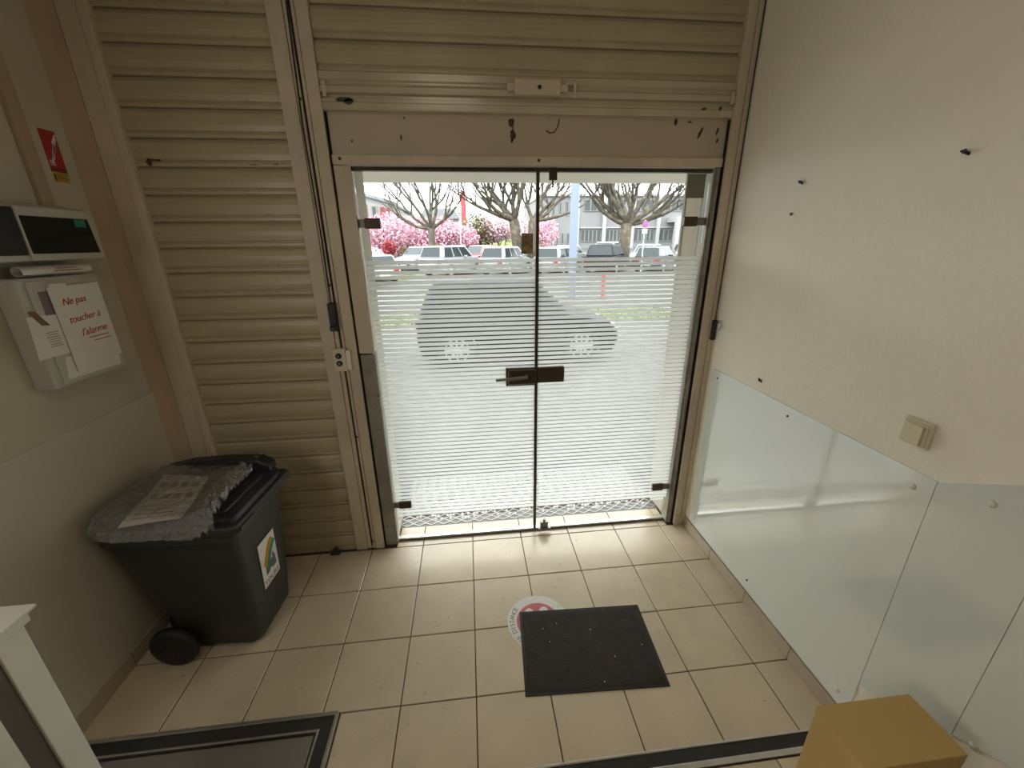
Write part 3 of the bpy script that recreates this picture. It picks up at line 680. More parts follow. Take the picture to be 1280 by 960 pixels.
# pile as a subdivided slightly wavy top
b_ = MB(); N1, N2 = 48, 32
for j in range(N2+1):
    for i in range(N1+1):
        u, v = i/N1, j/N2
        p = (Vector(q1[0])*(1-u) + Vector(q1[1])*u)*(1-v) + (Vector(q1[3])*(1-u) + Vector(q1[2])*u)*v
        edge = min(u*N1, (1-u)*N1, v*N2, (1-v)*N2)
        z = 0.0042 if edge < 0.5 else 0.0075 + 0.0008*math.sin(u*31+math.sin(v*9))*math.cos(v*23) + R.uniform(-.0004, .0004)
        b_.v.append((p.x, p.y, z))
for j in range(N2):
    for i in range(N1):
        a = j*(N1+1)+i; b_.f.append((a, a+1, a+N1+2, a+N1+1))
b_.build('pile', M['mat'], ma, smooth=True)
cr_ = MB()
for (x_, y_) in [(0.30, -0.37), (0.24, -0.03), (-0.12, 0.12), (-0.19, 0.10), (-0.17, 0.03), (0.03, 0.07), (0.10, -0.07), (0.02, -0.17)]:
    cr_.box(x_, x_+0.004, y_, y_+0.003, 0.0078, 0.0100)
tag(cr_.build('crumbs', M['lblwhite'], ma), kind='stuff')
fs_ = thing('floor_sticker', 'round white and red distancing floor sticker half under the mat', 'sticker', (0.306, -0.290, 0.0))
MB().lathe([(0.149, 0.0007), (0.149, 0.0010), (0.10, 0.0010)], (0, 0, 0), 'z', 48).build('disc', M['sticker'], fs_)
MB().lathe([(0.104, 0.0009), (0.104, 0.0012), (0.06, 0.0012)], (0, 0, 0), 'z', 48).build('red_disc', M['stickred'], fs_)
def foot(cx, cy, a):
    pts = []
    for i in range(20):
        t_ = 2*math.pi*i/20; rr = 1.0 + 0.25*math.sin(t_)
        px, py = 0.023*rr*math.cos(t_), 0.045*math.sin(t_)
        pts.append((cx + px*math.cos(a) - py*math.sin(a), cy + px*math.sin(a) + py*math.cos(a)))
    return pts
MB().prism(foot(-0.033, 0.032, 0.12), 0.0012, 0.0015, 'z').prism(foot(0.035, 0.034, -0.12), 0.0012, 0.0015, 'z').prism(foot(-0.03, -0.045, 0.1), 0.0012, 0.0015, 'z').prism(foot(0.03, -0.045, -0.1), 0.0012, 0.0015, 'z').build('footprints', M['sticker'], fs_)
txt = 'DE DISTANCE'
for i, c in enumerate(txt):
    if c == ' ': continue
    a = math.radians(224 - i*8.2)
    px, py = 0.126*math.cos(a), 0.126*math.sin(a)
    o = text_obj('letter', c, 0.030, M['ink'], fs_, frame_mtx((px, py, 0.0012), (math.sin(a), -math.cos(a), 0), (math.cos(a), math.sin(a), 0)), 0.0002)

# ------------------------------------------------------------------ wheelie bin
bn = thing('wheelie_bin', 'dark grey two-wheeled bin with a rainbow label beside the left shutter', 'bin', (-1.17, -0.105, 0.0), math.radians(-4))
def rrect(x0, x1, y0, y1, r, n=6):
    pts = []
    for (cx, cy, a0) in [(x1-r, y1-r, 0), (x0+r, y1-r, 90), (x0+r, y0+r, 180), (x1-r, y0+r, 270)]:
        for i in range(n+1):
            a = math.radians(a0 + 90*i/n); pts.append((cx + r*math.cos(a), cy + r*math.sin(a)))
    return pts
def loft(mb, secs):
    k = len(mb.v); n = len(secs[0][0])
    for poly, z in secs: mb.v += [(p[0], p[1], z) for p in poly]
    for i in range(len(secs)-1):
        for j in range(n):
            a = k+i*n+j; b = k+i*n+(j+1) % n; mb.f.append((a, b, b+n, a+n))
    mb.f.append(tuple(k+j for j in range(n))[::-1]); mb.f.append(tuple(k+(len(secs)-1)*n+j for j in range(n)))
    return mb
S = []
for (z, xa, xb, ya, yb) in [(0.012, -0.11, 0.185, -0.125, 0.135), (0.03, -0.115, 0.198, -0.142, 0.152), (0.2, -0.15, 0.214, -0.155, 0.17),
                            (0.45, -0.22, 0.232, -0.175, 0.19), (0.62, -0.255, 0.245, -0.188, 0.205)]:
    S.append((rrect(xa, xb+0.012*(1-z/0.62), ya-0.012*(1-z/0.62), yb, 0.045), z))
loft(MB(), S).build('body', M['bin'], bn, smooth=True)
bn.children[0].modifiers.new('edge', 'EDGE_SPLIT').split_angle = 0.7
rim = MB(); loft(rim, [(rrect(-0.262, 0.252, -0.196, 0.212, 0.045), 0.612), (rrect(-0.268, 0.262, -0.205, 0.222, 0.04), 0.62), (rrect(-0.268, 0.262, -0.205, 0.222, 0.04), 0.652), (rrect(-0.27, 0.285, -0.212, 0.228, 0.03), 0.662), (rrect(-0.272, 0.292, -0.216, 0.232, 0.03), 0.692), (rrect(-0.268, 0.286, -0.212, 0.228, 0.03), 0.700)])
rim.build('rim', M['bin'], bn, bevel=0.003)
MB().box(0.290, 0.2945, -0.19, -0.10, 0.668, 0.686).build('embossed_mark', M['bin'], bn)
lid = MB(); loft(lid, [(rrect(-0.285, 0.272, -0.196, 0.205, 0.04), 0.700), (rrect(-0.285, 0.268, -0.194, 0.203, 0.04), 0.722), (rrect(-0.275, 0.235, -0.175, 0.190, 0.05), 0.738), (rrect(-0.26, 0.20, -0.14, 0.16, 0.06), 0.750)])
ld = lid.build('lid', M['lid'], bn, bevel=0.003)
MB().prism([(-0.27, 0.73), (0.25, 0.73), (0.25, 0.772), (0.20, 0.800), (0.05, 0.803), (-0.12, 0.792), (-0.24, 0.765)], 0.135, 0.203, 'y').build('lid_rib', M['lid'], ld, bevel=0.012, seg=3)
MB().box(0.205, 0.235, -0.17, 0.17, 0.735, 0.748).build('lid_rib', M['lid'], ld, bevel=0.006, seg=3)
MB().tube([(-0.30, -0.13, 0.69), (-0.30, 0.15, 0.69)], 0.012, 12).box(-0.31, -0.25, -0.14, -0.12, 0.65, 0.70).box(-0.31, -0.25, 0.14, 0.16, 0.65, 0.70).build('handle', M['bin'], bn)
for y in (-0.238, 0.175):
    wh = MB().lathe([(0.03, 0), (0.075, 0.002), (0.092, 0.008), (0.097, 0.018), (0.097, 0.032), (0.092, 0.042), (0.03, 0.048)], (-0.105, y, 0.0975), 'y', 32).build('wheel', M['black'], bn, smooth=True)
    MB().lathe([(0.022, -0.004), (0.028, 0.0), (0.028, 0.052), (0.02, 0.054)], (-0.105, y, 0.0975), 'y', 20).build('wheel_hub', M['blackp'], wh)
MB().tube([(-0.105, -0.19, 0.0975), (-0.105, 0.18, 0.0975)], 0.012, 10).box(-0.175, -0.10, -0.13, 0.14, 0.05, 0.16).build('axle', M['black'], bn)
# label on the front face (local +x), leaning with the wall
def fx(z): return 0.2215 + (z-0.2)*0.0575
lq = [(-0.058, 0.235), (0.072, 0.235), (0.072, 0.475), (-0.058, 0.475)]
lab = plate(MB(), [(fx(z)+0.0025, y, z) for (y, z) in lq], 0.001).build('city_label', M['lblwhite'], bn)
lab['label'] = 'white label with rainbow swoosh above the word TOURS'
def LP(y, z, e=0.0038): return (fx(z)+e, y, z)
for i, key in enumerate(('o1', 'yellow', 'g1', 'b1')):
    a_ = []
    for t_ in range(9):
        s_ = t_/8; a_.append(LP(-0.035 + 0.075*s_ + i*0.009, 0.345 + 0.105*math.sin(s_*1.45) - i*0.010, 0.0042))
    b_ = MB().tube(a_, 0.0042 if i else 0.0055, 5); b_.build('rainbow_stripe', M[key], lab)
c_ = MB()
for (y, z, a, b) in [(-0.030, 0.290, 0.03, 0.05), (-0.005, 0.30, 0.028, 0.065), (0.02, 0.29, 0.035, 0.06), (0.0, 0.335, 0.02, 0.03), (0.03, 0.34, 0.016, 0.03)]:
    plate(c_, [LP(y, z), LP(y+a, z+0.004), LP(y+a-0.004, z+b), LP(y+0.003, z+b-0.006)], 0.0006)
c_.build('grey_emblem', M['ink'], lab)
text_obj('lettering', 'TOURS', 0.036, M['ink'], lab, frame_mtx(LP(0.006, 0.255, 0.0042), (0, 1, 0), (0.0575, 0, 1)), 0.0003)

# flyer and plastic bag lying on the lid
fy = thing('printed_flyer', 'creased printed flyer with rows of small photos lying on the bin lid under plastic', 'flyer', (0, 0, 0))
fq = [Vector((-1.277, -0.363, 0.757)), Vector((-1.072, -0.342, 0.762)), Vector((-1.126, -0.060, 0.772)), Vector((-1.347, -0.007, 0.766))]
def fp(u, v, e=0.0): 
    p = (fq[0]*(1-u) + fq[1]*u)*(1-v) + (fq[3]*(1-u) + fq[2]*u)*v
    return Vector((p.x, p.y, p.z + e + 0.004*math.sin(v*7+u*2)))
b_ = MB(); n1, n2 = 8, 14
for lay in (0.0, 0.0008):
    for j in range(n2+1):
        for i in range(n1+1): b_.v.append(tuple(fp(i/n1, j/n2, lay)))
o_ = (n1+1)*(n2+1)
for j in range(n2):
    for i in range(n1):
        a = j*(n1+1)+i; b_.f.append((o_+a, o_+a+1, o_+a+n1+2, o_+a+n1+1)); b_.f.append((a, a+n1+1, a+n1+2, a+1))
b_.build('sheet', M['flyer'], fy, fixn=False)
for r_ in range(2):
    for c in range(4):
        u0, v0 = 0.10 + c*0.22, 0.50 + r_*0.23
        q_ = MB().hexa([fp(u0, v0, 0.001), fp(u0+0.14, v0, 0.001), fp(u0+0.14, v0+0.11, 0.001), fp(u0, v0+0.11, 0.001)],
                       [fp(u0, v0, 0.0018), fp(u0+0.14, v0, 0.0018), fp(u0+0.14, v0+0.11, 0.0018), fp(u0, v0+0.11, 0.0018)])
        q_.build('printed_photo', M['ink' if (r_+c) % 2 else 'inkp'], fy)
q_ = MB()
for i in range(4):
    v0 = 0.10 + i*0.08
    q_.hexa([fp(0.12, v0, 0.001), fp(0.85-0.1*(i % 2), v0, 0.001), fp(0.85-0.1*(i % 2), v0+0.015, 0.001), fp(0.12, v0+0.015, 0.001)],
            [fp(0.12, v0, 0.0017), fp(0.85-0.1*(i % 2), v0, 0.0017), fp(0.85-0.1*(i % 2), v0+0.015, 0.0017), fp(0.12, v0+0.015, 0.0017)])
q_.build('print_lines', M['flyer'] if False else M['inkp'], fy)
# plastic bag: crumpled clear sheet draped over lid, bulging on the near and left side
from mathutils import noise
bq = [Vector((-1.450, -0.350, 0.70)), Vector((-0.945, -0.392, 0.72)), Vector((-0.945, 0.130, 0.765)), Vector((-1.44, 0.09, 0.765))]
pb = MB(); n1, n2 = 70, 60
for j in range(n2+1):
    for i in range(n1+1):
        u, v = i/n1, j/n2
        p = (bq[0]*(1-u) + bq[1]*u)*(1-v) + (bq[3]*(1-u) + bq[2]*u)*v
        # scalloped outline on the right: gathered toward the far corner
        p.x -= 0.035*math.sin(v*math.pi)*u
        e = noise.noise(Vector((p.x*14, p.y*14, 0))) * 0.5 + noise.noise(Vector((p.x*38, p.y*38, 4))) * 0.35
        edge = min(u, 1-u, v, 1-v)
        p -= (p - Vector((-1.2, -0.12, p.z)))*0.16*(abs(2*u-1)**6)*(abs(2*v-1)**6)
        z = 0.780 + 0.018*e
        if u > 0.80: z += 0.016*(u-0.80)/0.2*abs(noise.noise(Vector((u*20, v*30, 9)))) * 5
        if edge < 0.10: z -= (0.10-edge)/0.10 * (0.085 if min(u, v) < 0.10 else 0.02)
        q = noise.noise(Vector((u*9, v*9, 2)))*0.012*(1 if edge < 0.1 else 0.2)
        pb.v.append((p.x + q, p.y + q, z))
for j in range(n2):
    for i in range(n1):
        a = j*(n1+1)+i; pb.f.append((a, a+1, a+n1+2, a+n1+1))
bag = pb.build('plastic_bag', M['plastic'], smooth=True)
tag(bag, 'crumpled clear plastic bag draped over the bin lid and flyer', 'bag')

# ================================================================== OUTDOORS
def gz(y):
    if y < 1.1: return -0.02 - 0.10*(max(y, 0.47)-0.47)
    if y < 2.5: return -0.083 - 0.14*(y-1.1)
    if y < 11: return -0.28
    if y < 20: return -0.28 + 0.31*(y-11)/9
    if y < 33: return 0.03
    return 0.03 + 0.085*(y-33) if y < 46 else 1.13
g = MB(); ys = [0.6, 1.1, 1.8, 2.5, 5, 8, 11, 14, 17, 20, 26, 33, 40, 46, 120]
X0, X1 = -60, 90
for y in ys: g.v += [(X0, y, gz(y)), (X1, y, gz(y)), (X0, y, gz(y)-0.3), (X1, y, gz(y)-0.3)]
for i in range(len(ys)-1):
    a = 4*i; g.f += [(a, a+1, a+5, a+4), (a+2, a+6, a+7, a+3), (a, a+4, a+6, a+2), (a+1, a+3, a+7, a+5)]
g.f += [(0, 2, 3, 1), (4*len(ys)-4, 4*len(ys)-3, 4*len(ys)-1, 4*len(ys)-2)]
struct(g.build('ground', M['asphalt']))
# chequer plate ramp
cpz = lambda y: 0.006 - 0.10*(y-0.47)
ra = thing('chequer_plate_ramp', 'grey metal chequer plate ramp outside the sill', 'ramp', (0, 0, 0))
MB().hexa([(-0.46, 0.472, cpz(0.47)-0.02), (1.27, 0.472, cpz(0.47)-0.02), (1.27, 1.15, cpz(1.15)-0.03), (-0.46, 1.15, cpz(1.15)-0.03)],
          [(-0.46, 0.472, cpz(0.47)), (1.27, 0.472, cpz(0.47)), (1.27, 1.15, cpz(1.15)), (-0.46, 1.15, cpz(1.15))]).build('plate', M['plate'], ra)
bars = MB()
for j in range(22):
    for i in range(44):
        cx, cy = -0.44 + i*0.039, 0.495 + j*0.030
        if cx > 1.25: continue
        s_ = 1 if (i + j) % 2 else -1
        a = s_*math.radians(36); l = 0.0235; w_ = 0.0035
        c_, s2 = math.cos(a), math.sin(a)
        pts = [(cx - l*c_ + w_*s2, cy - l*s2 - w_*c_), (cx + l*c_ + w_*s2, cy + l*s2 - w_*c_), (cx + l*c_ - w_*s2, cy + l*s2 + w_*c_), (cx - l*c_ - w_*s2, cy - l*s2 + w_*c_)]
        bars.add([(p[0], p[1], cpz(p[1])+0.0035) for p in pts] + [(p[0]*1, p[1], cpz(p[1])) for p in pts], [(0, 1, 2, 3), (0, 4, 5, 1), (1, 5, 6, 2), (2, 6, 7, 3), (3, 7, 4, 0)])
tag(bars.build('tread_bars', pm('tread_bar_metal', (0.42, 0.40, 0.36), 0.4, 0.1), ra, fixn=False), kind='stuff')
# canopy and outer piers
struct(MB().box(-7, 8, 0.6, 2.76, 2.30, 2.62).build('canopy_slab', M['soffit']))
struct(MB().box(1.272, 1.60, 0.397, 0.44, -0.1, 2.3).box(1.262, 1.60, 0.60, 0.62, -0.3, 2.3).build('pier_right', M['render']))
struct(MB().box(-0.9, -0.457, 0.397, 0.44, -0.1, 2.1).build('pier_left', M['render']))

# grass strips
def grass(x0, x1, y0, y1, label, mat='grass', n=2500, h=0.06, zoff=0.02):
    b = MB(); r = random.Random(int(x0*10)+int(y0))
    N = 6
    for i in range(N):
        ya, yb = y0+(y1-y0)*i/N, y0+(y1-y0)*(i+1)/N
        b.hexa([(x0, ya, gz(ya)-0.1), (x1, ya, gz(ya)-0.1), (x1, yb, gz(yb)-0.1), (x0, yb, gz(yb)-0.1)], [(x0, ya, gz(ya)+zoff), (x1, ya, gz(ya)+zoff), (x1, yb, gz(yb)+zoff), (x0, yb, gz(yb)+zoff)])
    for i in range(n):
        x, y = r.uniform(x0, x1), r.uniform(y0, y1); z = gz(y)+zoff; a = r.uniform(0, 3.14); w = h*0.25
        b.add([(x-w*math.cos(a), y-w*math.sin(a), z), (x+w*math.cos(a), y+w*math.sin(a), z), (x + r.uniform(-w, w), y + r.uniform(-w, w), z+h*r.uniform(.6, 1.4))], [(0, 1, 2)])
    o = b.build('grass', M[mat], fixn=False); return tag(o, label, 'grass', kind='stuff')
grass(-7, 6.2, 8.6, 10.6, 'green grass strip beyond the dark parked car, seen between film stripes')
grass(-9, -3.0, 18.5, 25, 'grass verge at the left end of the car park', n=2500)
bk = struct(MB().prism([(34.8, -0.2), (34.8, 0.2), (46, 2.45), (60, 2.6), (60, -0.2)], -5.0, 7.9, 'x').build('ground_bank', M['lawn']))
_b = MB(); _r = random.Random(4)
for _i in range(3500):
    _x, _y = _r.uniform(-4.9, 7.8), _r.uniform(35, 46); _z = 0.2 + (_y-34.8)*2.25/11.2
    _b.add([(_x-0.03, _y, _z-0.02), (_x+0.03, _y, _z-0.02), (_x+_r.uniform(-.03, .03), _y, _z+0.13)], [(0, 1, 2)])
tag(_b.build('grass', M['lawn'], fixn=False), 'bright sloping lawn rising behind the rounded pink tree', 'grass', kind='stuff')
grass(-30, -3, 33.2, 39.8, 'grassy bed beneath the left blossom trees', 'grass', n=4000, h=0.15)

# cars ------------------------------------------------------------
WH = {}
def car(label, kind, paint, loc, rz, L=4.0, W=1.75, H=1.5):
    t = thing('parked_car', label, 'car', (loc[0], loc[1], gz(loc[1]) if len(loc) < 3 else loc[2]), rz, 'cars in the car park')
    # local: +x front
    f, r = L/2, -L/2
    wb = 0.62*L/2
    g0 = 0.20; belt = H*0.60; hood = H*0.62
    rw = 0.30
    def arch(cx):
        return [(cx + (rw+0.05)*math.cos(math.radians(a)), rw + (rw+0.05)*math.sin(math.radians(a))) for a in (-15, 30, 60, 90, 120, 150, 195)]
    lower = [(r+0.05, g0+0.1), (r, H*0.38), (r+0.02, belt)] if True else []
    prof = [(r+0.06, g0+0.02), (r, H*0.34), (r+0.03, belt-0.02), (r+0.10, belt+0.02), (f-L*0.27, belt+0.02), (f-0.16, belt-0.13), (f-0.02, H*0.40), (f, H*0.28), (f-0.08, g0+0.02)]
    af = sorted(arch(wb+0.02), key=lambda p: -p[0]); ar = sorted(arch(-wb), key=lambda p: -p[0])
    prof = prof + [(p[0], p[1]) for p in af] + [(p[0], p[1]) for p in ar]
    b = MB(); hw = W/2
    # three sections across the width for rounded flanks
    def sec(y, s, up=0.0): return [(px*s, y, pz + up) for (px, pz) in prof]
    n = len(prof); secs = [sec(-hw, 0.975), sec(-hw*0.93, 1.0), sec(hw*0.93, 1.0), sec(hw, 0.975)]
    for q in secs: b.v += q
    for i in range(3):
        for j in range(n): b.f.append((i*n+j, i*n+(j+1) % n, (i+1)*n+(j+1) % n, (i+1)*n+j))
    b.f.append(tuple(range(n))[::-1]); b.f.append(tuple(range(3*n, 4*n)))
    bd = b.build('body', paint, t, bevel=0.02)
    # cabin
    if kind == 'hatch': cx0, cx1, tx0, tx1 = r+0.04, f-L*0.24, r+0.30, f-L*0.42
    elif kind == 'suv': cx0, cx1, tx0, tx1 = r+0.04, f-L*0.25, r+0.28, f-L*0.40
    else: cx0, cx1, tx0, tx1 = r+L*0.14, f-L*0.25, r+L*0.27, f-L*0.42
    w1, w2 = hw*0.93, hw*0.74; z0, z1 = belt, H
    cb_ = MB().hexa([(cx0, -w1, z0), (cx1, -w1, z0), (cx1, w1, z0), (cx0, w1, z0)], [(tx0, -w2, z1), (tx1, -w2, z1), (tx1, w2, z1), (tx0, w2, z1)])
    cb_.build('cabin', paint, t, bevel=0.10, seg=3)
    def P(u, v, s):      # point on the cabin flank: u back->front, v bottom->top
        x = (cx0*(1-u)+cx1*u)*(1-v) + (tx0*(1-u)+tx1*u)*v; y = (w1*(1-v)+w2*v + 0.006)*s; return (x, y, z0*(1-v)+z1*v)
    for s in (-1, 1):
        for (ua, ub) in ((0.10, 0.36), (0.39, 0.62), (0.65, 0.93)):
            q = [P(ua, 0.10, s), P(ub, 0.10, s), P(min(ub, 0.90), 0.86, s), P(max(ua, 0.12), 0.86, s)]
            MB().hexa(q, [(p[0], p[1]-0.02*s, p[2]) for p in q]).build('side_window', M['carglass'], t)
        MB().box(-L*0.12+0.45, -L*0.12+0.60, (hw+0.02)*s - 0.09, (hw+0.02)*s + 0.09, belt, belt+0.12).build('door_mirror', paint, t, bevel=0.03)
    def E(u, v, end):
        a, b2 = (cx0, tx0) if end < 0 else (cx1, tx1); x = a*(1-v)+b2*v + 0.008*end; ww = (w1*(1-v)+w2*v)*u; return (x, ww, z0*(1-v)+z1*v)
    for end, nm in ((-1, 'rear_window'), (1, 'windscreen')):
        q = [E(-0.88, 0.12, end), E(0.88, 0.12, end), E(0.86, 0.88, end), E(-0.86, 0.88, end)]
        MB().hexa(q, [(p[0]-0.03*end, p[1], p[2]) for p in q]).build(nm, M['carglass'], t)
    for s in (-1, 1):
        MB().box(r-0.012, r+0.10, s*hw*0.70-0.13, s*hw*0.70+0.13, H*0.43, H*0.56).build('tail_lamp', M['lamp_red'], t, bevel=0.02)
        MB().box(f-0.16, f+0.0, s*hw*0.68-0.17, s*hw*0.68+0.17, H*0.36, H*0.46).build('headlamp', M['lamp_clear'], t, bevel=0.02)
    MB().box(f-0.05, f+0.015, -0.5, 0.5, H*0.20, H*0.29).build('grille', M['blackp'], t)
    MB().box(f-0.02, f+0.025, -0.25, 0.25, H*0.22, H*0.28).build('number_plate', M['plate_w'], t)
    MB().box(r-0.02, r+0.05, -0.25, 0.25, H*0.28, H*0.35).build('number_plate', M['plate_w'], t)
    for (x, s) in ((wb, -1), (wb, 1), (-wb, -1), (-wb, 1)):
        key = 'w'
        if key not in WH:
            WH[key] = (MB().lathe([(0.20, -0.09), (0.29, -0.09), (0.305, -0.07), (0.305, 0.07), (0.29, 0.09), (0.20, 0.09)], (0, 0, 0), 'y', 28).mesh('wheel', M['tyre'], False),
                       None)
            hb = MB().lathe([(0.05, -0.10), (0.06, 0.10)], (0, 0, 0), 'y', 14)
            for q in range(8):
                a = math.pi*2*q/8
                mt = Matrix.Rotation(a, 4, 'Y')
                hb.box(0.03, 0.20, -0.098, 0.098, -0.018, 0.018, mt)
            ring = MB
            for q in range(16):
                mt = Matrix.Rotation(math.pi*2*q/16, 4, 'Y'); hb.box(0.185, 0.205, -0.099, 0.099, -0.042, 0.042, mt)
            WH[key] = (WH[key][0], hb.mesh('hubcap', M['hub']))
        wv = inst('wheel', WH['w'][0], t, (x, s*(hw-0.11), 0.305)); inst('hubcap', WH['w'][1], wv)
    return t
rad = math.radians
car('white compact car facing the shop at the left, beneath the leftmost bare tree', 'hatch', M['carwhite'], (-3.2, 28.2), rad(-118), 3.9, 1.75, 1.55)
car('white sport utility car seen from its rear corner, left of the red car', 'suv', M['carwhite'], (-0.75, 22.6), rad(52), 3.9, 1.75, 1.60)
car('red hatchback parked behind the white cars', 'hatch', M['carred'], (0.95, 29.0), rad(-125), 3.9, 1.7, 1.58)
car('small white hatchback with red tail lamps left of the door gap', 'hatch', M['carwhite'], (2.35, 22.5), rad(55), 3.6, 1.65, 1.52)
car('pale silver car half hidden behind the small white hatchback', 'saloon', M['carsilver'], (4.2, 29.3), rad(55), 4.0, 1.72, 1.48)
car('silver white hatchback just right of the door gap', 'hatch', M['carwhite'], (5.35, 22.4), rad(55), 3.6, 1.65, 1.46)
car('white saloon behind the hatchback, left of the pale post', 'saloon', M['carwhite'], (7.3, 28.8), rad(-128), 4.0, 1.72, 1.50)
car('black hatchback right of the pale post, wide rear window', 'suv', M['cardark'], (8.3, 22.5), rad(58), 3.8, 1.75, 1.56)
car('grey people carrier behind the black hatchback', 'suv', M['carsilver'], (10.4, 28.9), rad(-128), 4.2, 1.78, 1.70)
car('slate blue small hatchback by the foot of the right bare tree', 'hatch', M['carblue'], (11.35, 22.5), rad(48), 3.6, 1.65, 1.42)
car('white hatchback behind the slate blue one', 'hatch', M['carwhite'], (13.4, 28.6), rad(-128), 3.8, 1.7, 1.50)
car('white car facing the shop by the right door pier', 'saloon', M['carwhite'], (16.4, 28.4), rad(-110), 4.0, 1.75, 1.56)
car('whitish car at the far left, mostly hidden by film', 'hatch', M['carwhite'], (-4.7, 19.2), rad(125), 3.5, 1.68, 1.28)
car('dark city car parked side-on just outside, seen through the film', 'hatch', M['cardark'], (0.88, 5.7, -0.28), rad(0), 3.45, 1.6, 1.42)

# bare plane trees ------------------------------------------------
def bare_tree(label, x, y, trunk_h, r0, spread, height, seed, fork=None, depth=5, group='bare trees'):
    r = random.Random(seed); z0 = gz(y)
    t = thing('bare_tree', label, 'tree', (x, y, z0), 0, group)
    tr = MB(); br = MB(); tw = MB()
    tr.tube([(0, 0, -0.1), (0.0, 0, trunk_h*0.5), (fork[0] if fork else 0.05, 0, trunk_h)], [r0*1.25, r0*1.0, r0*0.95], 12)
    def grow(p, d, length, rad_, lev):
        pts = [p]; rs = [rad_]; q = Vector(p); dd = Vector(d).normalized()
        n = 5
        for i in range(n):
            dd = (dd + Vector((r.uniform(-.22, .22), r.uniform(-.22, .22), r.uniform(-.04, .20)))).normalized()
            q = q + dd*length/n; pts.append(q.copy()); rs.append(rad_*(1-0.5*(i+1)/n))
        (br if lev <= 2 else tw).tube(pts, rs, 7 if lev <= 1 else (5 if lev == 2 else 3), cap=False)
        if lev >= depth: return
        kids = 4 if lev == 1 else (3 if lev < 4 else 2)
        for k in range(kids):
            i = r.choice([2, 3, 4, 5]) if k else 5
            side = Vector((r.uniform(-1, 1), r.uniform(-1, 1), r.uniform(-0.1, 0.7)))
            grow(pts[i], (dd*0.9 + side*0.8), length*r.uniform(0.6, 0.84), max(rs[i]*0.82, 0.016), lev+1)
    top = Vector((fork[0] if fork else 0.05, 0, trunk_h))
    for (a, el, ln) in spread:
        grow(top - Vector((0, 0, 0.05)), (math.cos(a)*math.cos(el), math.sin(a)*math.cos(el), math.sin(el)), ln*height, r0*0.5, 1)
    tr.build('trunk', M['bark'], t, smooth=True); br.build('branches', M['bark'], t, smooth=True, fixn=False)
    if tw.v: tag(tw.build('twigs', M['bark'], t, fixn=False), kind='stuff')
    return t
pi = math.pi
bare_tree('leftmost bare forked tree, in front of the pink blossom', -2.1, 25.4, 2.6, 0.22, [(pi*0.95, 0.85, 1.15), (pi*0.1, 0.95, 1.1), (pi*1.4, 1.2, 0.8), (pi*0.98, 0.2, 0.9), (pi*0.02, 0.5, 1.0), (pi*0.6, 1.1, 1.1), (pi*0.85, 0.5, 1.1)], 2.5, 11, depth=5)
bare_tree('thick bare tree just left of the door gap, with a leaning trunk', 3.35, 25.9, 3.1, 0.34, [(pi, 0.5, 1.1), (pi*0.8, 0.9, 1.0), (pi*0.3, 0.9, 1.0), (pi*1.2, 0.3, 1.2), (pi*1.6, 0.7, 1.0), (pi, 0.15, 1.1), (pi*0.6, 1.2, 1.0)], 2.2, 5, (-0.2, 0), depth=6)
bare_tree('bare tree hidden partly by the door gap', 4.15, 25.0, 3.0, 0.26, [(0.1, 0.5, 1.2), (pi*0.7, 1.0, 0.9), (pi*0.1, 0.9, 1.2), (pi*1.9, 0.15, 1.2), (0.1, 0.25, 1.2)], 2.1, 17, depth=6)
bare_tree('broad spreading bare tree in front of the grey building', 10.3, 25.2, 2.8, 0.38, [(pi, 0.45, 1.25), (pi*0.9, 0.9, 1.2), (0.0, 0.35, 1.3), (0.15, 0.75, 1.3), (pi*0.5, 1.1, 1.1), (pi*1.1, 0.65, 1.2), (pi*1.5, 0.9, 1.0), (0.05, 0.12, 1.1), (pi*1.02, 0.2, 1.2)], 2.3, 23, depth=6)

# blossom trees and shrubs ----------------------------------------
def leafy(name, label, x, y, crowns, mat, n, size, trunk=1.2, group=None, cat='tree', seed=1, stem=0.06, wood='bark2'):
    r = random.Random(seed); t = thing(name, label, cat, (x, y, gz(y)), 0, group)
    b = MB(); per = n // len(crowns)
    for (cx, cy, cz, rx, ry, rz_) in crowns:
        for i in range(per):
            v = Vector((r.gauss(0, 1), r.gauss(0, 1), r.gauss(0, 1))).normalized() * (r.random()**0.4)
            p = Vector((cx + v.x*rx, cy + v.y*ry, cz + v.z*rz_))
            u = Vector((r.uniform(-1, 1), r.uniform(-1, 1), r.uniform(-1, 1))).normalized(); w = u.cross(Vector((r.uniform(-1, 1), r.uniform(-1, 1), 1))).normalized()
            s = size*r.uniform(0.6, 1.4)
            b.add([p - u*s, p + w*s, p + u*s, p - w*s], [(0, 1, 2, 3)])
    tag(b.build('foliage', M[mat], t, fixn=False), kind='stuff')
    w_ = MB()
    for (cx, cy, cz, rx, ry, rz_) in crowns:
        w_.tube([(cx*0.1, cy*0.1, -0.1), (cx*0.4, cy*0.4, trunk*0.7), (cx, cy, cz)], [stem, stem*0.7, stem*0.3], 6)
        for k in range(5):
            w_.tube([(cx*0.5, cy*0.5, cz*0.6), (cx + r.uniform(-rx, rx)*0.7, cy + r.uniform(-ry, ry)*0.7, cz + r.uniform(0, rz_)*0.8)], [stem*0.4, stem*0.12], 4)
    w_.build('stems', M[wood], t); return t
BG = 'pink blossom trees'
leafy('blossom_tree', 'pink blossom tree at the far left behind the shrub', -6.4, 30, [(-1.2, 0, 2.2, 2.0, 1.5, 1.5), (0.9, 0, 2.6, 1.9, 1.5, 1.3), (0, 0, 1.3, 2.2, 1.2, 1.0)], 'blossom', 5200, 0.075, group=BG, seed=1)
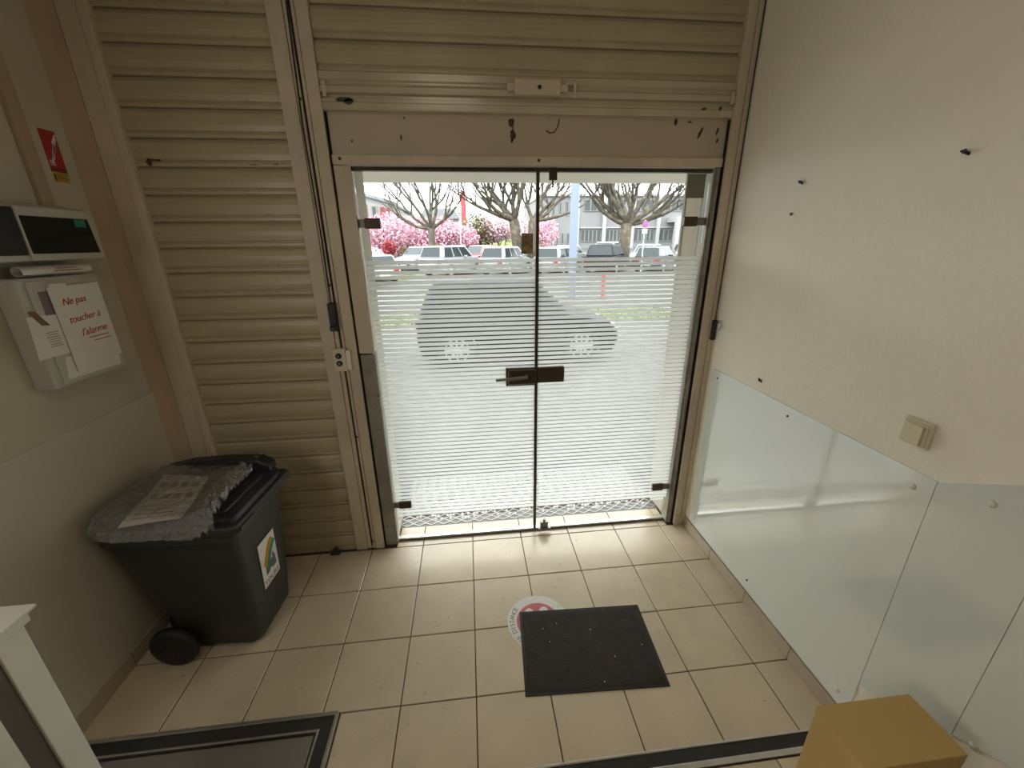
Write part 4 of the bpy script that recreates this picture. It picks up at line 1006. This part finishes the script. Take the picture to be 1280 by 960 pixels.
leafy('blossom_tree', 'pink blossom tree straight behind the leftmost bare tree', -3.0, 30.5, [(-1.0, 0, 2.3, 1.8, 1.5, 1.4), (1.0, 0, 2.4, 1.9, 1.5, 1.3), (0, 0, 1.6, 2.2, 1.2, 0.9)], 'blossom', 5200, 0.075, group=BG, seed=2)
leafy('blossom_tree', 'pink blossom tree left of the white lamp post', -0.6, 31, [(-1.0, 0, 2.3, 1.4, 1.3, 1.1), (0.5, 0, 2.0, 1.2, 1.2, 1.0)], 'blossom', 3600, 0.075, group=BG, seed=3)
leafy('blossom_tree', 'rounded pale pink blossom tree beside the thick bare tree', 3.25, 33, [(0, 0, 2.9, 2.1, 1.6, 1.15), (-0.9, 0, 2.5, 1.2, 1.2, 0.8)], 'blossom2', 5200, 0.075, group=BG, seed=4)
leafy('blossom_tree', 'pink blossom tree glimpsed beside the door gap', 6.4, 34, [(0, 0, 2.4, 1.5, 1.3, 1.5)], 'blossom', 2000, 0.075, group=BG, seed=5)
leafy('red_shrub', 'bright coral red bush low among the left blossom', -5.25, 28.4, [(0, 0, 1.45, 0.5, 0.4, 0.5)], 'redwall', 700, 0.07, trunk=0.8, cat='shrub', seed=6)
leafy('green_shrub', 'low green shrub at the left by the white compact car', -5.2, 27, [(0, 0, 0.45, 0.6, 0.5, 0.5)], 'leaf', 900, 0.06, trunk=0.3, cat='shrub', seed=7)
leafy('pale_shrub', 'pale pinkish flowering shrub at the far left edge', -6.0, 26, [(0, 0, 0.8, 0.9, 0.7, 0.8)], 'blossom2', 1500, 0.055, trunk=0.3, cat='shrub', seed=8)
leafy('brown_hedge', 'brown clipped hedge behind the white compact car', -3.0, 29, [(-0.9, 0, 0.95, 1.0, 0.6, 0.75), (0.9, 0, 1.0, 1.1, 0.6, 0.7)], 'leaf2', 2600, 0.06, trunk=0.4, cat='hedge', seed=9)
leafy('dark_shrub', 'dark green low shrub at the foot of the white lamp post', 0.35, 31.0, [(-0.7, 0, 1.1, 0.9, 0.7, 0.6), (0.6, 0, 1.0, 1.0, 0.7, 0.55)], 'leaf3', 1800, 0.06, trunk=0.4, cat='shrub', seed=10)
leafy('olive_shrub', 'tall loose olive shrub right of the white lamp post', 0.95, 32.5, [(0, 0, 2.1, 1.4, 1.0, 1.9), (-0.6, 0, 1.2, 1.1, 0.8, 1.0)], 'reed', 5200, 0.085, trunk=1.5, cat='shrub', seed=11, wood='reed')

# posts, lamp, sign, red pylon
tag(MB().box(-0.13, 0.13, -0.09, 0.09, -0.3, 5.2).build('pale_post', M['polewhite'], bevel=0.02), 'wide pale blue square post between the parked cars', 'post').location = (3.80, 13.0, gz(13.0))
lp_ = thing('lamp_post', 'slim white lamp post with a lantern head in front of the olive shrub', 'lamp post', (-0.28, 25.0, gz(25)))
MB().tube([(0, 0, 0), (0, 0, 3.4)], 0.05, 10).build('pole', M['concrete2'], lp_)
MB().lathe([(0.08, 3.38), (0.14, 3.45), (0.17, 3.75), (0.20, 3.80), (0.03, 3.95)], (0, 0, 0), 'z', 10).build('lantern', M['polegrey'], lp_)
ns_ = thing('parking_sign', 'round no-parking sign with a white plate on a post before the grey building', 'road sign', (9.37, 20.0, gz(20)))
MB().tube([(0, 0, 0), (0, 0, 2.75)], 0.03, 8).build('pole', M['polegrey'], ns_)
ds = MB().lathe([(0.17, -0.03), (0.17, -0.01)], (0, -0.03, 2.55), 'y', 24).build('disc', M['red'], ns_)
MB().lathe([(0.13, -0.005), (0.13, 0.0)], (0, -0.07, 2.55), 'y', 24).build('blue_field', M['signblue'], ds)
MB().box(-0.12, 0.12, -0.08, -0.072, -0.025, 0.025, Matrix.Translation((0, 0, 2.55)) @ Matrix.Rotation(0.785, 4, 'Y')).build('red_bar', M['red'], ds)
MB().box(-0.14, 0.14, -0.05, -0.035, 2.08, 2.32).build('white_plate', M['plate_w'], ns_)
tag(MB().box(-0.48, 0.48, -0.4, 0.4, 0, 7.4).build('red_pylon', M['redwall'], bevel=0.05), 'tall coral red pylon rising above the blossom trees', 'pylon').location = (-0.1, 60, 1.13)
bpy.data.objects['red_pylon'].scale = (0.75, 1, 1)
for (x_, h_, lab) in [(6.6, 8.0, 'tall bare mast right of the red pylon, the left one'), (9.8, 6.9, 'tall bare mast right of the red pylon, nearest the thick bare tree')]:
    tag(MB().tube([(0, 0, 0), (0, 0, h_)], [0.14, 0.09], 8).build('mast', M['polegrey']), lab, 'mast').location = (x_, 62, 1.1)
for (x_, y_, lab) in [(0.92, 12.6, 'short red bollard beyond the film left of the pale post'), (2.95, 12.6, 'short red bollard beyond the film right of centre')]:
    bo = MB().lathe([(0.07, 0), (0.07, 0.85), (0.05, 0.92), (0.01, 0.94)], (0, 0, 0), 'z', 14).build('bollard', M['redwall'])
    tag(bo, lab, 'bollard').location = (x_ + (0.65 if x_ < 2 else 1.9), y_, gz(y_))

# grey building on the right
gb = thing('grey_building', 'long two-storey grey concrete building behind the right-hand cars', 'building', (0, 0, 0))
BY = 45.0
MB().box(8.3, 40, BY, BY+14, 0.6, 6.45).build('wall', M['concrete'], gb)
MB().box(8.2, 40, BY-0.25, BY+14, 6.40, 6.60).build('parapet', M['concrete2'], gb)
MB().box(12.6, 40, BY-0.3, BY, 3.15, 3.25).build('ledge', M['concrete2'], gb)
MB().box(12.3, 12.5, BY-0.12, BY, 0.9, 6.4).build('downpipe', M['polegrey'], gb)
def bwin(x0, x1, z0, z1, n, fm='winframe'):
    fr_ = MB().box(x0, x1, BY-0.10, BY+0.02, z0, z1).build('window_frame', M[fm], gb)
    w = (x1-x0)/n
    for i in range(n):
        MB().box(x0+i*w+0.06, x0+(i+1)*w-0.06, BY-0.13, BY-0.09, z0+0.08, z1-0.08).build('pane', M['winglass'], fr_)
for (a, b, c) in [(12.75, 15.0, 5), (15.6, 18.2, 6), (18.9, 21.2, 5), (21.0+0.8, 24.0, 4)]: bwin(a, b, 1.75, 3.05, c)
for (a, b, c) in [(13.0, 16.6, 5), (18.6, 21.0, 3), (22.0, 25.5, 4)]: bwin(a, b, 4.9, 6.1, c)
for k in range(4):
    bwin(9.35+k*0.62, 9.60+k*0.62, 1.55, 2.75, 1); bwin(9.5+k*0.75, 9.75+k*0.75, 4.5, 5.9, 1)
for xx in (15.1, 18.35, 21.35): MB().box(xx, xx+0.4, BY-0.35, BY, 0.7, 6.4).build('pilaster', M['concrete2'], gb)
po = thing('entrance_portico', 'white entrance portico at the right end of the grey building', 'portico', (22.6, 42.6, 0.7))
MB().box(0, 5, 0, 2.4, 3.0, 3.5).build('roof', M['concrete2'], po)
MB().box(0.0, 0.6, 0, 0.5, 0, 3.0).build('column', M['concrete2'], po)
MB().box(4.2, 4.8, 0, 0.5, 0, 3.0).build('column', M['concrete2'], po)
# left red and white houses
lh = thing('white_red_house', 'white house with coral red window panels at the far left, above the blossom', 'house', (0, 0, 0))
HY = 40.0
MB().prism([(-14, 0.5), (-5.6, 0.5), (-5.6, 4.6), (-6.4, 5.2), (-14, 7.2)], HY, HY+9, 'y').build('wall', M['whitewall'], lh)
MB().prism([(-14, 7.2), (-6.4, 5.2), (-5.4, 4.6), (-5.4, 4.8), (-6.4, 5.45), (-14, 7.5)], HY-0.3, HY+9, 'y').build('roof', M['roofgrey'], lh)
for (a, b, z0, z1, key) in [(-9.4, -8.9, 3.9, 5.2, 'redwall'), (-8.55, -8.0, 3.8, 5.1, 'winframe'), (-7.75, -7.35, 3.95, 5.0, 'redwall'), (-7.25, -6.8, 3.9, 4.9, 'redwall'), (-9.4, -8.8, 2.2, 3.2, 'redwall'), (-6.5, -6.0, 3.6, 4.4, 'roofgrey')]:
    w_ = MB().box(a, b, HY-0.12, HY, z0, z1).build('window_panel', M[key], lh)
    MB().box(a+0.12, b-0.12, HY-0.16, HY-0.12, z0+0.3, z1-0.1).build('pane', M['winglass'], w_)
hb_ = thing('distant_house', 'low grey-roofed houses in the distance left of the red pylon', 'house', (0, 0, 0))
MB().box(-6.5, -1.0, 64, 70, 1.0, 5.2).build('wall', M['whitewall'], hb_)
MB().prism([(-6.8, 5.2), (-0.6, 5.2), (-1.6, 6.6), (-5.8, 6.6)], 63.5, 70.5, 'y').build('roof', M['roofgrey'], hb_)
for k in range(4): MB().box(-6.0+k*1.25, -5.4+k*1.25, 63.9, 64, 3.4, 4.6).build('window', M['winglass'], hb_)
